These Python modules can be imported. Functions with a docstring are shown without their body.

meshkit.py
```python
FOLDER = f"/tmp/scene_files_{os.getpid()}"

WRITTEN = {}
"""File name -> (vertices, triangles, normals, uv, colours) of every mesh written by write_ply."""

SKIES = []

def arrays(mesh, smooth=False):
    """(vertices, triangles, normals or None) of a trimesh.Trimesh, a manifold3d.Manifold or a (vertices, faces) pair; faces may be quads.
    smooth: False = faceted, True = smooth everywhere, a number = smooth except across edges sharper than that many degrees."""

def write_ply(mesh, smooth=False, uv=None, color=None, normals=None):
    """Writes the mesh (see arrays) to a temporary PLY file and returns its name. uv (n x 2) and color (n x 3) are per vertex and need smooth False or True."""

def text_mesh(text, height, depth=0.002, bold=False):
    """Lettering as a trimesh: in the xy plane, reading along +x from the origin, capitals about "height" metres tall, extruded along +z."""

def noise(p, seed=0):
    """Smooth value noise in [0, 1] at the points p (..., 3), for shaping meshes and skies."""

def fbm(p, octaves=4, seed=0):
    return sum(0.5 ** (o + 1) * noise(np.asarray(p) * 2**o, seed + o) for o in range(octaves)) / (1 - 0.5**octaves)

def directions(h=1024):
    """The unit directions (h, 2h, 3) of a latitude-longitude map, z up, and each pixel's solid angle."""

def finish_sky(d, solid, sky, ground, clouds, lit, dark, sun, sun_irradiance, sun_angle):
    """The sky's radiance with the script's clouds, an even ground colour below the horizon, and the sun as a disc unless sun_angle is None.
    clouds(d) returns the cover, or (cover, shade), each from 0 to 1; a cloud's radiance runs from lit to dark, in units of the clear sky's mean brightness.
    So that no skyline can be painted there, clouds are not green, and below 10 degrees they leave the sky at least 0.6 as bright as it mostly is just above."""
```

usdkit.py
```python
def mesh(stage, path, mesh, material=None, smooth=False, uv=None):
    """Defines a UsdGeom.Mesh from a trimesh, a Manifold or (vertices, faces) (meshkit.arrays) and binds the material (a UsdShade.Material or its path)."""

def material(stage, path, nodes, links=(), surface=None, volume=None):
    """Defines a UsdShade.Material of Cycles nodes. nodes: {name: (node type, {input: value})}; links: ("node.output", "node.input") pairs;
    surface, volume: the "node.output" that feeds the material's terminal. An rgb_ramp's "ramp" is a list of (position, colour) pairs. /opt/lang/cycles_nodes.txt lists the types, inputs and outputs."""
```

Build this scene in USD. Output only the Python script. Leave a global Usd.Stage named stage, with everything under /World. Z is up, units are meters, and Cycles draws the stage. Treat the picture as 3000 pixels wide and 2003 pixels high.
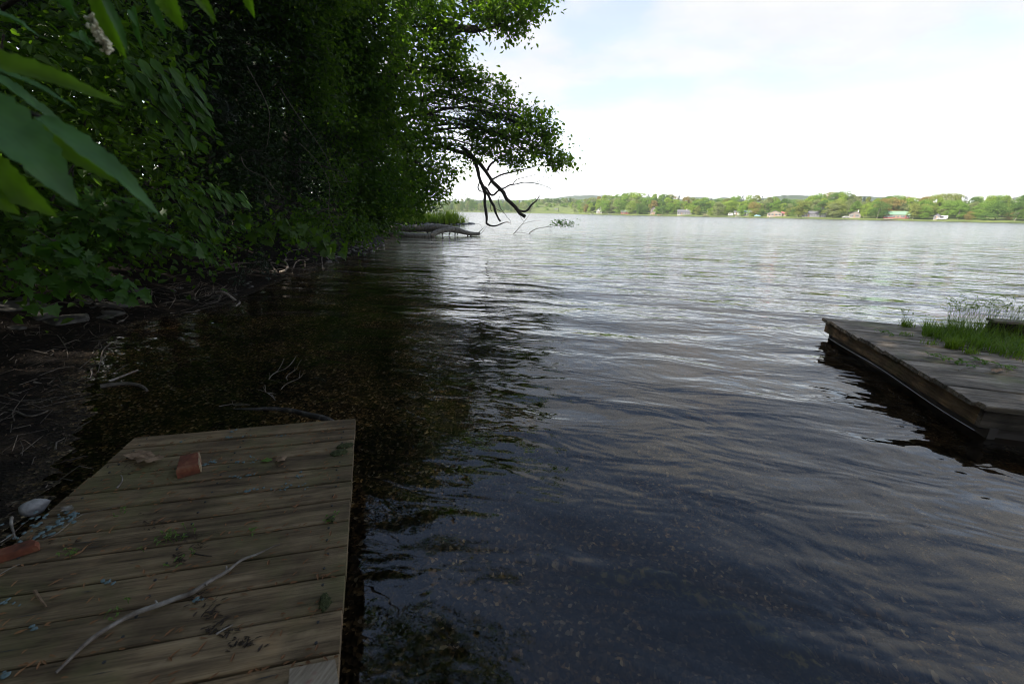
import math, numpy as np, trimesh, usdkit, meshkit
from pxr import Usd, UsdGeom, UsdLux, UsdShade, Gf, Sdf, Vt
rng = np.random.default_rng(11)
stage = Usd.Stage.CreateInMemory()
UsdGeom.SetStageUpAxis(stage, 'Z'); UsdGeom.SetStageMetersPerUnit(stage, 1.0)
UsdGeom.Xform.Define(stage, '/World'); UsdGeom.Scope.Define(stage, '/World/Looks')
V = lambda *a: np.array(a, float)

# ------------------------------------------------------------------ camera, sky, sun, exposure
CAM_H, PITCH, ROLL, FOCAL = 1.63, math.radians(18.1), math.radians(0.92), 14.0
EXPOSURE = 1.75
cam = UsdGeom.Camera.Define(stage, '/World/camera')
cam.CreateHorizontalApertureAttr(36.0); cam.CreateFocalLengthAttr(FOCAL)
cam.CreateFStopAttr(3.2); cam.CreateFocusDistanceAttr(6.0); cam.CreateExposureAttr(EXPOSURE)
cam.CreateClippingRangeAttr(Gf.Vec2f(0.05, 20000.0))
FWD = V(0, math.cos(PITCH), -math.sin(PITCH)); _r, _u = V(1, 0, 0), V(0, math.sin(PITCH), math.cos(PITCH))
RGT = _r * math.cos(ROLL) + _u * math.sin(ROLL); UPV = _u * math.cos(ROLL) - _r * math.sin(ROLL)
EYE = V(0, 0, CAM_H)
mtx = np.eye(4); mtx[0, :3], mtx[1, :3], mtx[2, :3], mtx[3, :3] = RGT, UPV, -FWD, EYE
cam.AddTransformOp().Set(Gf.Matrix4d(mtx.tolist()))

SUN_EL, SUN_AZ = math.radians(36), math.atan2(-0.88, -0.42)         # azimuth as atan2(x, y)
SUN_DIR = V(math.sin(SUN_AZ) * math.cos(SUN_EL), math.cos(SUN_AZ) * math.cos(SUN_EL), math.sin(SUN_EL))
SKY_STRENGTH = 0.10
def look(n): return '/World/Looks/' + n
sky_mat = usdkit.material(stage, look('sky_air'), {
    's': ('sky_texture', {'sky_type': 'single_scattering', 'sun_disc': False, 'sun_elevation': SUN_EL, 'sun_rotation': SUN_AZ, 'air_density': 1.0, 'aerosol_density': 2.0, 'ozone_density': 1.0}),
    'g': ('texture_coordinate', {}), 'sep': ('separate_xyz', {}),
    'zz': ('math', {'math_type': 'add', 'value2': 0.16}), 'zc': ('math', {'math_type': 'maximum', 'value2': 0.05}),
    'dx': ('math', {'math_type': 'divide'}), 'dy': ('math', {'math_type': 'divide'}), 'cv': ('combine_xyz', {'z': 3.1}),
    'mp': ('mapping', {'scale': (1.0, 1.35, 1), 'rotation': (0, 0, 0.6), 'location': (7.7, 3.3, 0)}),
    'n': ('noise_texture', {'scale': 1.3, 'detail': 8, 'roughness': 0.56, 'distortion': 0.25}),
    'r': ('rgb_ramp', {'ramp': [(0.0, (0.46,) * 3), (0.43, (0.52,) * 3), (0.57, (0.94,) * 3), (1, (1.0,) * 3)]}),
    'n2': ('noise_texture', {'scale': 2.6, 'detail': 6, 'roughness': 0.6}),
    'sh': ('rgb_ramp', {'ramp': [(0.36, (2.78, 2.80, 2.86)), (0.62, (3.05, 3.02, 2.96))]}),
    'm': ('mix_color', {'use_clamp': False}), 'hz': ('map_range', {'range_type': 'smootherstep', 'from_min': 0.0, 'from_max': .27, 'to_min': 2.2, 'to_max': 0.96, 'clamp': True}), 'hm': ('vector_math', {'math_type': 'scale'}), 'hc': ('map_range', {'range_type': 'smootherstep', 'from_min': 0.02, 'from_max': .22, 'to_min': .6, 'to_max': 0.0, 'clamp': True}), 'cm': ('math', {'math_type': 'maximum'}), 'zt': ('map_range', {'range_type': 'smootherstep', 'from_min': .40, 'from_max': .68, 'to_min': 1.0, 'to_max': .12, 'clamp': True}), 'zm': ('math', {'math_type': 'multiply'}),
    'b': ('background_shader', {'strength': SKY_STRENGTH})},
    [('g.generated', 'sep.vector'), ('sep.z', 'zz.value1'), ('zz.value', 'zc.value1'), ('sep.x', 'dx.value1'), ('zc.value', 'dx.value2'),
     ('sep.y', 'dy.value1'), ('zc.value', 'dy.value2'), ('dx.value', 'cv.x'), ('dy.value', 'cv.y'), ('cv.vector', 'mp.vector'), ('mp.vector', 'n.vector'), ('mp.vector', 'n2.vector'),
     ('n.fac', 'r.fac'), ('n2.fac', 'sh.fac'), ('sep.z', 'hz.value'), ('sep.z', 'hc.value'), ('sh.color', 'hm.vector1'), ('hz.result', 'hm.scale'), ('sep.z', 'zt.value'), ('r.color', 'zm.value1'), ('zt.result', 'zm.value2'), ('zm.value', 'cm.value1'), ('hc.result', 'cm.value2'), ('cm.value', 'm.fac'), ('s.color', 'm.a'), ('hm.vector', 'm.b'), ('m.result', 'b.color')], surface='b.background')
dome = UsdLux.DomeLight.Define(stage, '/World/sky')
UsdShade.MaterialBindingAPI.Apply(dome.GetPrim()).Bind(sky_mat)
dome.GetPrim().SetCustomDataByKey('kind', 'structure')
sun = UsdLux.DistantLight.Define(stage, '/World/sun')
sun.CreateIntensityAttr(1.25); sun.CreateAngleAttr(0.53); sun.CreateNormalizeAttr(True); sun.CreateColorAttr(Gf.Vec3f(1.0, 0.93, 0.82))
def frame_z(z):
    x = np.cross([0, 1, 0.01], z); x /= np.linalg.norm(x); y = np.cross(z, x)
    m = np.eye(4); m[0, :3], m[1, :3], m[2, :3] = x, y, z; return m
sun.AddTransformOp().Set(Gf.Matrix4d(frame_z(SUN_DIR).tolist()))

# ------------------------------------------------------------------ helpers
PXF = FOCAL / 36 * 3000
def ray(px, py): return RGT * (px - 1500) - UPV * (py - 1001.5) + FWD * PXF
def at(px, py, y): d = ray(px, py); return EYE + d * (y / d[1])                 # the point seen at (px, py) of the photograph on the plane at distance y
def on(px, py, z): d = ray(px, py); return EYE + d * ((z - CAM_H) / d[2])      # ... on the level z
def horizon(px): return 1001.5 - (PXF * math.sin(PITCH) + (px - 1500) * -math.sin(ROLL) * math.cos(PITCH)) / (math.cos(ROLL) * math.cos(PITCH))
def far(px, y): p = at(px, horizon(px), y); return V(p[0], y)
unit = lambda v: np.asarray(v, float) / (np.linalg.norm(v, axis=-1, keepdims=True) + 1e-12)

counts = {}
def path(name, parent=None):
    base = (str(parent.GetPath()) if parent else '/World') + '/' + name
    k = counts.get(base, 0); counts[base] = k + 1
    return base if k == 0 else f'{base}_{k:03d}'
def tag(p, label=None, cat=None, group=None, kind=None):
    p = p.GetPrim() if hasattr(p, 'GetPrim') else p
    for k, v in (('label', label), ('category', cat), ('group', group), ('kind', kind)):
        if v: p.SetCustomDataByKey(k, v)
    return p
def thing(name, label=None, cat=None, loc=(0, 0, 0), group=None, kind=None, rz=0, scale=None):
    x = UsdGeom.Xform.Define(stage, path(name)); x.AddTranslateOp().Set(Gf.Vec3d(*map(float, loc)))
    if rz: x.AddRotateZOp().Set(math.degrees(rz))
    if scale is not None: x.AddScaleOp().Set(Gf.Vec3f(*map(float, scale)))
    tag(x, label, cat, group, kind); p = x.GetPrim(); ORG[str(p.GetPath())] = (V(*loc), rz); return p
ORG = {}
def obj(name, mesh, mat, parent=None, smooth=False, label=None, cat=None, group=None, kind=None, local=False):
    """One Mesh prim. World coordinates are moved into the parent thing's frame unless local."""
    v, f = mesh if isinstance(mesh, tuple) else (np.asarray(mesh.vertices), np.asarray(mesh.faces))
    if parent is not None and not local:
        o, rz = ORG.get('/'.join(str(parent.GetPath()).split('/')[:3]), (V(0, 0, 0), 0))
        v = np.asarray(v) - o
        if rz: c, s = math.cos(rz), math.sin(rz); v = v @ np.array([[c, -s, 0], [s, c, 0], [0, 0, 1]])
    m = usdkit.mesh(stage, path(name, parent), (v, f), M[mat], smooth)
    return tag(m, label, cat, group, kind)
class MB:
    def __init__(s): s.v, s.f, s.n = [], [], 0
    def add(s, v, f):
        v, f = np.asarray(v, float), np.asarray(f, int)
        if f.shape[1] == 4: f = np.vstack([f[:, [0, 1, 2]], f[:, [0, 2, 3]]])
        s.v.append(v); s.f.append(f + s.n); s.n += len(v); return s
    def mesh(s): return np.vstack(s.v), np.vstack(s.f)
def tube(pts, rad, sides=6, cap=True):
    p = np.asarray(pts, float); r = np.broadcast_to(np.asarray(rad, float), (len(p),))
    t = unit(np.gradient(p, axis=0)); ref = V(0.31, 0.17, 0.93) if abs(unit(p[-1] - p[0])[2]) < 0.8 else V(1, 0.2, 0.1)
    a = unit(np.cross(t, ref)); b = np.cross(t, a); an = np.arange(sides) * 2 * np.pi / sides
    v = (p[:, None] + r[:, None, None] * (np.cos(an)[None, :, None] * a[:, None] + np.sin(an)[None, :, None] * b[:, None])).reshape(-1, 3)
    i, j = np.meshgrid(np.arange(len(p) - 1), np.arange(sides), indexing='ij')
    q = np.stack([i * sides + j, i * sides + (j + 1) % sides, (i + 1) * sides + (j + 1) % sides, (i + 1) * sides + j], -1).reshape(-1, 4)[:, ::-1]
    f = np.vstack([q[:, [0, 1, 2]], q[:, [0, 2, 3]]])
    if cap:
        n = len(v); v = np.vstack([v, p[0], p[-1]]); k = np.arange(sides); m = (len(p) - 1) * sides
        f = np.vstack([f, np.stack([np.full(sides, n), k, (k + 1) % sides], 1), np.stack([np.full(sides, n + 1), m + (k + 1) % sides, m + k], 1)])
    return v, f
def spline(pts, n=12):
    from scipy.interpolate import CubicSpline
    p = np.asarray(pts, float); s = np.r_[0, np.cumsum(np.linalg.norm(np.diff(p, axis=0), axis=1))]
    if len(p) == 2: return p[0] + (p[1] - p[0]) * np.linspace(0, 1, n)[:, None]
    return CubicSpline(s, p)(np.linspace(0, s[-1], n))
def gnarl(pts, amp, seed=0, fr=1.0):
    p = np.asarray(pts, float)
    return p + amp * 2 * np.stack([meshkit.noise(p * fr + k * 17.3, seed + k) - 0.5 for k in range(3)], -1)
def box(x0, x1, y0, y1, z0, z1):
    v = np.array([[x, y, z] for x in (x0, x1) for y in (y0, y1) for z in (z0, z1)], float)
    f = np.array([[0, 1, 3, 2], [4, 6, 7, 5], [0, 4, 5, 1], [2, 3, 7, 6], [0, 2, 6, 4], [1, 5, 7, 3]]); return v, f
def board(a, b, w0, w1, t, ch=0.004, seg=4, wob=0.002, seed=0, lo=None):
    """A plank with eased edges from a to b on the right-hand side of that line; w0, w1 its width at either end; top at the z of a, b."""
    a, b = V(*a), V(*b); d = unit(b - a); sd = unit(np.cross(d, [0, 0, 1])); up = np.cross(sd, d); rings = []
    for k in range(seg + 1):
        u = k / seg; c = a + (b - a) * u; w = w0 + (w1 - w0) * u; r = np.random.default_rng(seed * 97 + k)
        j = (r.random(4) - 0.5) * 2 * wob
        sec = [(j[0] + ch, 0 + j[2]), (w - ch + j[1], 0 + j[3]), (w + j[1], -ch + j[3]), (w + j[1], -t), (j[0], -t), (j[0], -ch + j[2])]
        ax = sd if lo is None else (V(*lo[0]) + (V(*lo[1]) - V(*lo[0])) * u - c) / w
        rings.append([c + ax * x + up * z for x, z in sec])
    v = np.array(rings).reshape(-1, 3); n = 6; f = []
    for k in range(seg):
        for i in range(n): f.append([k * n + i, k * n + (i + 1) % n, (k + 1) * n + (i + 1) % n, (k + 1) * n + i])
    f = np.array(f); tri = np.vstack([f[:, [0, 1, 2]], f[:, [0, 2, 3]]]); e = seg * n
    cap = [[0, i + 1, i] for i in range(1, n - 1)] + [[e, e + i, e + i + 1] for i in range(1, n - 1)]
    tri = np.vstack([tri, cap]); return v, tri[:, ::-1]
def rock(c, r, seed, flat=0.6, sub=2):
    m = trimesh.creation.icosphere(sub, 1.0); v = np.array(m.vertices)
    v = v * (0.72 + 0.6 * meshkit.fbm(v * 1.1 + seed * 3.7, 3, seed))[:, None]
    a = np.random.default_rng(seed).random() * 6.28; cs, sn = math.cos(a), math.sin(a)
    for k in range(5):                                            # broken faces
        nrm = unit(np.random.default_rng(seed * 9 + k).normal(size=3)); h = v @ nrm; v = v - np.maximum(h - 0.72, 0)[:, None] * nrm * 0.9
    v = v * np.broadcast_to(r, 3) * V(1, 1, flat); v = v @ np.array([[cs, sn, 0], [-sn, cs, 0], [0, 0, 1]])
    return v + np.asarray(c), np.array(m.faces)
def leaf_batch(c, d, n, L, W, fold=0.18, droop=0.15, tris=4):
    """Many leaves: c base points, d axis, n normal, L length, W width."""
    c, d = np.asarray(c), unit(d); s = unit(np.cross(d, n)); n = np.cross(s, d); L, W = np.broadcast_to(L, len(c))[:, None], np.broadcast_to(W, len(c))[:, None]; N = len(c)
    if tris == 2:
        P = [c, c + d * L * .45 + s * W * .5 + n * W * fold, c + d * L - n * L * droop, c + d * L * .45 - s * W * .5 + n * W * fold]; F = [[0, 1, 2], [0, 2, 3]]
    else:
        P = [c, c + d * L * .22 + s * W * .42 + n * W * fold, c + d * L * .6 + s * W * .40 + n * (W * fold - L * droop * .4), c + d * L - n * L * droop,
             c + d * L * .6 - s * W * .40 + n * (W * fold - L * droop * .4), c + d * L * .22 - s * W * .42 + n * W * fold]; F = [[0, 1, 2], [0, 2, 3], [0, 3, 4], [0, 4, 5]]
    k = len(P); v = np.stack(P, 1).reshape(-1, 3); f = (np.arange(N)[:, None, None] * k + np.array(F)[None]).reshape(-1, 3); return v, f
def sphere_pts(n, r=rng, shell=0.55):
    p = unit(r.normal(size=(n, 3))); return p * (shell + (1 - shell) * r.random((n, 1))) ** 0.8

# ------------------------------------------------------------------ materials
M = {}
def mk(name, nodes, links, surface='p.BSDF', volume=None): M[name] = usdkit.material(stage, look(name), nodes, links, surface, volume)
def noisy(name, ramp, scale=8, rough=0.8, bump=0.3, bd=0.01, stretch=(1, 1, 1), rotz=0, detail=6, spec=0.3, obj_var=0.0, bscale=None, dist=0.0, moss=None):
    nodes = {'g': ('geometry', {}), 'mp': ('mapping', {'scale': stretch, 'rotation': (0, 0, 0)}), 'ro': ('vector_rotate', {'rotate_type': 'z_axis', 'angle': rotz}),
             'n': ('noise_texture', {'scale': scale, 'detail': detail, 'roughness': 0.6, 'distortion': dist}), 'r': ('rgb_ramp', {'ramp': ramp}),
             'n2': ('noise_texture', {'scale': bscale or scale * 4, 'detail': 4}), 'b': ('bump', {'strength': bump, 'distance': bd}),
             'oi': ('object_info', {}), 'mr': ('map_range', {'to_min': 1 - obj_var, 'to_max': 1 + obj_var}), 'h': ('hsv', {}),
             'p': ('principled_bsdf', {'roughness': rough, 'specular_ior_level': spec})}
    links = [('g.position', 'ro.vector'), ('ro.vector', 'mp.vector'), ('mp.vector', 'n.vector'), ('mp.vector', 'n2.vector'), ('n.fac', 'r.fac'), ('r.color', 'h.color'), ('oi.random', 'mr.value'), ('mr.result', 'h.value'),
             ('n2.fac', 'b.height'), ('b.normal', 'p.normal')]
    if moss:
        nodes |= {'mn': ('noise_texture', {'scale': moss[1], 'detail': 5, 'roughness': .65}), 'ms': ('rgb_ramp', {'ramp': [(moss[2], (0, 0, 0)), (moss[2] + .12, (.85,) * 3)]}), 'mm': ('mix_color', {'b': moss[0]})}
        links += [('g.position', 'mn.vector'), ('mn.fac', 'ms.fac'), ('ms.color', 'mm.fac'), ('h.color', 'mm.a'), ('mm.result', 'p.base_color')]
    else: links += [('h.color', 'p.base_color')]
    mk(name, nodes, links)
def leafmat(name, ramp, trans, tfac=0.35, rough=0.45, spec=0.35, objvar=False):
    src = 'o.random' if objvar else 'g.random_per_island'
    mk(name, {'g': ('geometry', {}), 'o': ('object_info', {}), 'n': ('noise_texture', {'scale': .5, 'detail': 2}), 'ad': ('math', {'math_type': 'multiply_add', 'value2': 0.6}), 'nm': ('map_range', {'from_min': .3, 'from_max': .7, 'to_min': -.1, 'to_max': .5}),
              'r': ('rgb_ramp', {'ramp': ramp}), 't': ('translucent_bsdf', {}), 'tc': ('mix_color', {'blend_type': 'multiply', 'fac': 1.0, 'b': trans, 'use_clamp': False}),
              'p': ('principled_bsdf', {'roughness': rough, 'specular_ior_level': spec}), 'm': ('mix_closure', {'fac': tfac})},
       [('g.position', 'n.vector'), ('n.fac', 'nm.value'), (src, 'ad.value1'), ('nm.result', 'ad.value3'), ('ad.value', 'r.fac'), ('r.color', 'p.base_color'), ('r.color', 'tc.a'), ('tc.result', 't.color'), ('p.BSDF', 'm.closure1'), ('t.BSDF', 'm.closure2')], 'm.closure')
def plain(name, c, rough=0.6, spec=0.4, **k): mk(name, {'p': ('principled_bsdf', {'base_color': c, 'roughness': rough, 'specular_ior_level': spec, **k})}, [])

leafmat('leaf_lake', [(0, (.034, .07, .007)), (.5, (.062, .115, .011)), (1, (.12, .17, .018))], (2.7, 2.7, 1.0), .64, .5, .25)
leafmat('leaf_mid', [(0, (.024, .055, .006)), (.5, (.050, .096, .009)), (1, (.095, .145, .014))], (2.6, 2.6, 1.0), .54, .5, .25)
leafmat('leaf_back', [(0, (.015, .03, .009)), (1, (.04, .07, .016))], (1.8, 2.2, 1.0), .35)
leafmat('leaf_shade', [(0, (.008, .018, .004)), (1, (.022, .042, .008))], (1.8, 2.2, 1.0), .3, .6, .15)  # undergrowth leaves of the hollow, its deep shade put into the colour
leafmat('leaf_maple', [(0, (.026, .066, .008)), (.5, (.044, .10, .011)), (1, (.075, .14, .017))], (2.0, 2.3, 1.0), .4, .5, .22)
leafmat('leaf_ash', [(0, (.04, .09, .014)), (1, (.07, .135, .022))], (2.0, 2.3, 1.0), .4, .5, .25)
def veined(name, c, trans, tfac):
    mk(name, {'u': ('attribute', {'attribute': 'st'}), 's': ('separate_xyz', {}), 'av': ('math', {'math_type': 'absolute'}), 'a': ('math', {'math_type': 'multiply_add', 'value2': -3.2}), 'u9': ('math', {'math_type': 'multiply', 'value2': 11.0}), 'fr': ('math', {'math_type': 'pingpong', 'value2': .5}),
        'vn': ('rgb_ramp', {'ramp': [(0, (1,) * 3), (.10, (.0,) * 3)]}), 'mid': ('rgb_ramp', {'ramp': [(0, (1,) * 3), (.05, (.0,) * 3)]}), 'mx': ('math', {'math_type': 'maximum'}), 'g': ('geometry', {}), 'n': ('noise_texture', {'scale': 22, 'detail': 4}), 'nr': ('rgb_ramp', {'ramp': [(.35, tuple(.8 * x for x in c)), (.65, tuple(1.2 * x for x in c))]}),
        'cm': ('mix_color', {'b': tuple(min(1, 1.7 * x) for x in c)}), 'vf': ('math', {'math_type': 'multiply', 'value2': .11}), 't': ('translucent_bsdf', {}), 'tc': ('mix_color', {'blend_type': 'multiply', 'fac': 1.0, 'b': trans, 'use_clamp': False}), 'b': ('bump', {'strength': .22, 'distance': .004, 'invert': True}),
        'p': ('principled_bsdf', {'roughness': .5, 'specular_ior_level': .3}), 'm': ('mix_closure', {'fac': tfac})},
       [('u.vector', 's.vector'), ('s.y', 'av.value1'), ('s.x', 'u9.value1'), ('av.value', 'a.value1'), ('u9.value', 'a.value3'), ('a.value', 'fr.value1'), ('fr.value', 'vn.fac'), ('av.value', 'mid.fac'), ('vn.color', 'mx.value1'), ('mid.color', 'mx.value2'), ('g.position', 'n.vector'), ('n.fac', 'nr.fac'), ('mx.value', 'vf.value1'), ('vf.value', 'cm.fac'),
        ('nr.color', 'cm.a'), ('cm.result', 'p.base_color'), ('cm.result', 'tc.a'), ('tc.result', 't.color'), ('mx.value', 'b.height'), ('b.normal', 'p.normal'), ('p.BSDF', 'm.closure1'), ('t.BSDF', 'm.closure2')], 'm.closure')
veined('leaf_elder', (.05, .12, .03), (1.4, 1.8, .7), .25); veined('leaf_elder_thin', (.085, .16, .012), (1.7, 1.9, .7), .5)
leafmat('needles', [(0, (.012, .02, .010)), (1, (.03, .045, .018))], (1.2, 1.4, 1), .15)
leafmat('grass_blade', [(0, (.08, .14, .012)), (.5, (.16, .215, .022)), (.8, (.23, .24, .05)), (1, (.3, .25, .12))], (1.9, 1.9, 1), .5)
leafmat('sprout', [(0, (.07, .13, .02)), (1, (.12, .17, .035))], (1.8, 2.0, 1), .35)
leafmat('litter_leaf', [(0, (.10, .045, .02)), (.4, (.22, .11, .05)), (.75, (.34, .19, .09)), (1, (.42, .3, .17))], (1, 1, 1), .1, .7, .2)
leafmat('ground_litter', [(0, (.015, .011, .007)), (.5, (.05, .03, .016)), (.75, (.12, .065, .03)), (1, (.26, .19, .11))], (1, 1, 1), .05, .7, .3)
leafmat('paint_chip', [(0, (.07, .10, .102)), (.6, (.115, .155, .157)), (1, (.25, .28, .28))], (1, 1, 1), .0, .7, .2)
noisy('bark', [(0.2, (.010, .008, .006)), (.5, (.028, .023, .018)), (.8, (.065, .056, .045))], 14, .9, .8, .03, (1, 1, .3))
noisy('bark_pale', [(0.25, (.05, .042, .034)), (.5, (.16, .145, .12)), (.8, (.34, .32, .28))], 9, .85, .6, .02, (1, 1, 1))
noisy('bark_dark', [(0.25, (.012, .010, .008)), (.5, (.035, .03, .025)), (.8, (.12, .11, .095))], 16, .9, .8, .02)
noisy('twig', [(0.3, (.03, .024, .018)), (.7, (.12, .10, .08))], 20, .85, .3, .004)
noisy('driftwood', [(0.3, (.05, .037, .027)), (.47, (.13, .107, .088)), (.7, (.27, .245, .22))], 17, .8, .6, .004, (1, 1, 1))
PLK_ANG = 0.0
DA = math.atan2(0.2158, 0.9764)                                       # heading of the near dock's planks
def wood(name, ramp, rot, moss, sv=.22):
    mk(name, {'g': ('geometry', {}), 'oi': ('object_info', {}), 'ro': ('vector_rotate', {'rotate_type': 'z_axis', 'angle': -rot}),
              'off': ('math', {'math_type': 'multiply', 'value2': 37.0}), 'cx': ('combine_xyz', {}), 'va': ('vector_math', {'math_type': 'add'}),
              'mp': ('mapping', {'scale': (2.2, 24, 24)}), 'mp2': ('mapping', {'scale': (5, 150, 150)}), 'n': ('noise_texture', {'scale': 1.0, 'detail': 7, 'roughness': .62, 'distortion': .5}),
              'nf': ('noise_texture', {'scale': 1.0, 'detail': 3, 'roughness': .7}), 'r': ('rgb_ramp', {'ramp': ramp}), 'h': ('hsv', {}), 'mr': ('map_range', {'to_min': 1 - sv, 'to_max': 1 + sv}),
              'big': ('noise_texture', {'scale': 3.2, 'detail': 6, 'roughness': .6}), 'br': ('rgb_ramp', {'ramp': [(.36, (.45, .44, .42)), (.56, (1.0, 1.0, 1.0)), (.7, (1.15, 1.12, 1.05))]}),
              'mul': ('mix_color', {'blend_type': 'multiply', 'fac': .9, 'use_clamp': False}), 'mn': ('noise_texture', {'scale': 2.1, 'detail': 7, 'roughness': .7}),
              'ms': ('rgb_ramp', {'ramp': [(moss[1], (0, 0, 0)), (moss[1] + .16, (.6,) * 3)]}), 'mm': ('mix_color', {'b': moss[0]}),
              'wv': ('rgb_ramp', {'ramp': [(.32, (.15,) * 3), (.46, (1,) * 3)]}), 'mul2': ('mix_color', {'blend_type': 'multiply', 'fac': .5}),
              'b': ('bump', {'strength': .9, 'distance': .005}), 'ab': ('math', {'math_type': 'add'}), 'p': ('principled_bsdf', {'roughness': .82, 'specular_ior_level': .25})},
       [('g.position', 'ro.vector'), ('oi.random', 'off.value1'), ('off.value', 'cx.x'), ('off.value', 'cx.z'), ('ro.vector', 'va.vector1'), ('cx.vector', 'va.vector2'), ('va.vector', 'mp.vector'), ('va.vector', 'mp2.vector'),
        ('mp.vector', 'n.vector'), ('mp2.vector', 'nf.vector'), ('n.fac', 'r.fac'), ('r.color', 'h.color'), ('oi.random', 'mr.value'), ('mr.result', 'h.value'), ('va.vector', 'big.vector'), ('big.fac', 'br.fac'),
        ('h.color', 'mul.a'), ('br.color', 'mul.b'), ('g.position', 'mn.vector'), ('mn.fac', 'ms.fac'), ('ms.color', 'mm.fac'), ('mul.result', 'mm.a'), ('nf.fac', 'wv.fac'), ('mm.result', 'mul2.a'), ('wv.color', 'mul2.b'),
        ('mul2.result', 'p.base_color'), ('n.fac', 'ab.value1'), ('nf.fac', 'ab.value2'), ('ab.value', 'b.height'), ('b.normal', 'p.normal')])
wood('deck_wood', [(.28, (.048, .031, .016)), (.45, (.135, .092, .051)), (.58, (.20, .14, .079)), (.75, (.30, .215, .128))], DA, ((.11, .105, .04), .5))
RA = math.atan2(-.31, .95)
wood('old_wood', [(.28, (.05, .04, .03)), (.45, (.16, .13, .095)), (.6, (.25, .21, .165)), (.78, (.37, .32, .26))], RA, ((.10, .12, .035), .52))
wood('fascia_wood', [(.25, (.07, .043, .022)), (.5, (.17, .11, .06)), (.8, (.27, .19, .11))], math.atan2(-.961, -.2755), ((.03, .05, .012), .5))
wood('beam_wood', [(.25, (.03, .025, .02)), (.5, (.07, .06, .05)), (.8, (.14, .12, .10))], RA, ((.05, .06, .02), .55))
noisy('brick', [(.3, (.05, .020, .012)), (.55, (.13, .040, .020)), (.8, (.20, .10, .055))], 16, .9, .4, .002)
noisy('mortar', [(.3, (.22, .16, .10)), (.7, (.34, .25, .15))], 60, .9, .4, .002)
noisy('rock', [(.25, (.02, .019, .017)), (.5, (.05, .047, .042)), (.75, (.10, .093, .083))], 7, .85, .6, .01, obj_var=.35, moss=((.03, .045, .012), 4, .56))
noisy('shore_rock', [(.25, (.05, .048, .045)), (.5, (.12, .115, .11)), (.75, (.22, .21, .2))], 5, .8, .6, .01, obj_var=.4)
noisy('white_rock', [(.25, (.05, .05, .047)), (.5, (.16, .155, .15)), (.65, (.26, .25, .245))], 12, .85, .5, .005)
noisy('dead_leaf', [(.3, (.10, .06, .035)), (.6, (.20, .13, .08)), (.8, (.28, .2, .13))], 30, .8, .5, .003)
noisy('moss', [(.3, (.018, .022, .007)), (.7, (.05, .055, .018))], 60, .95, .8, .006)
noisy('ripple_mottle', [(.40, (.004, .004, .002)), (.5, (.05, .05, .012)), (.58, (.24, .22, .055)), (.7, (.36, .24, .10))], 26, .9, .8, .01)  # near-black and olive mottling stands in for a dark ripple reflection
noisy('pale_board', [(.3, (.13, .10, .07)), (.55, (.23, .185, .135)), (.8, (.31, .26, .20))], 14, .85, .5, .003, (1, 8, 1), rotz=-1.2, moss=((.16, .05, .04), 9, .62))
noisy('pebble', [(.3, (.018, .016, .013)), (.5, (.045, .037, .028)), (.62, (.10, .075, .045)), (.75, (.24, .21, .17))], 50, .7, .2, .002, detail=2)
plain('cord', (.3, .31, .33), .5)
plain('flower', (.62, .58, .42), .8)
noisy('soil', [(.25, (.008, .006, .004)), (.5, (.022, .016, .011)), (.75, (.055, .04, .027))], 6, .9, .9, .02, bscale=40, detail=9)
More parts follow.
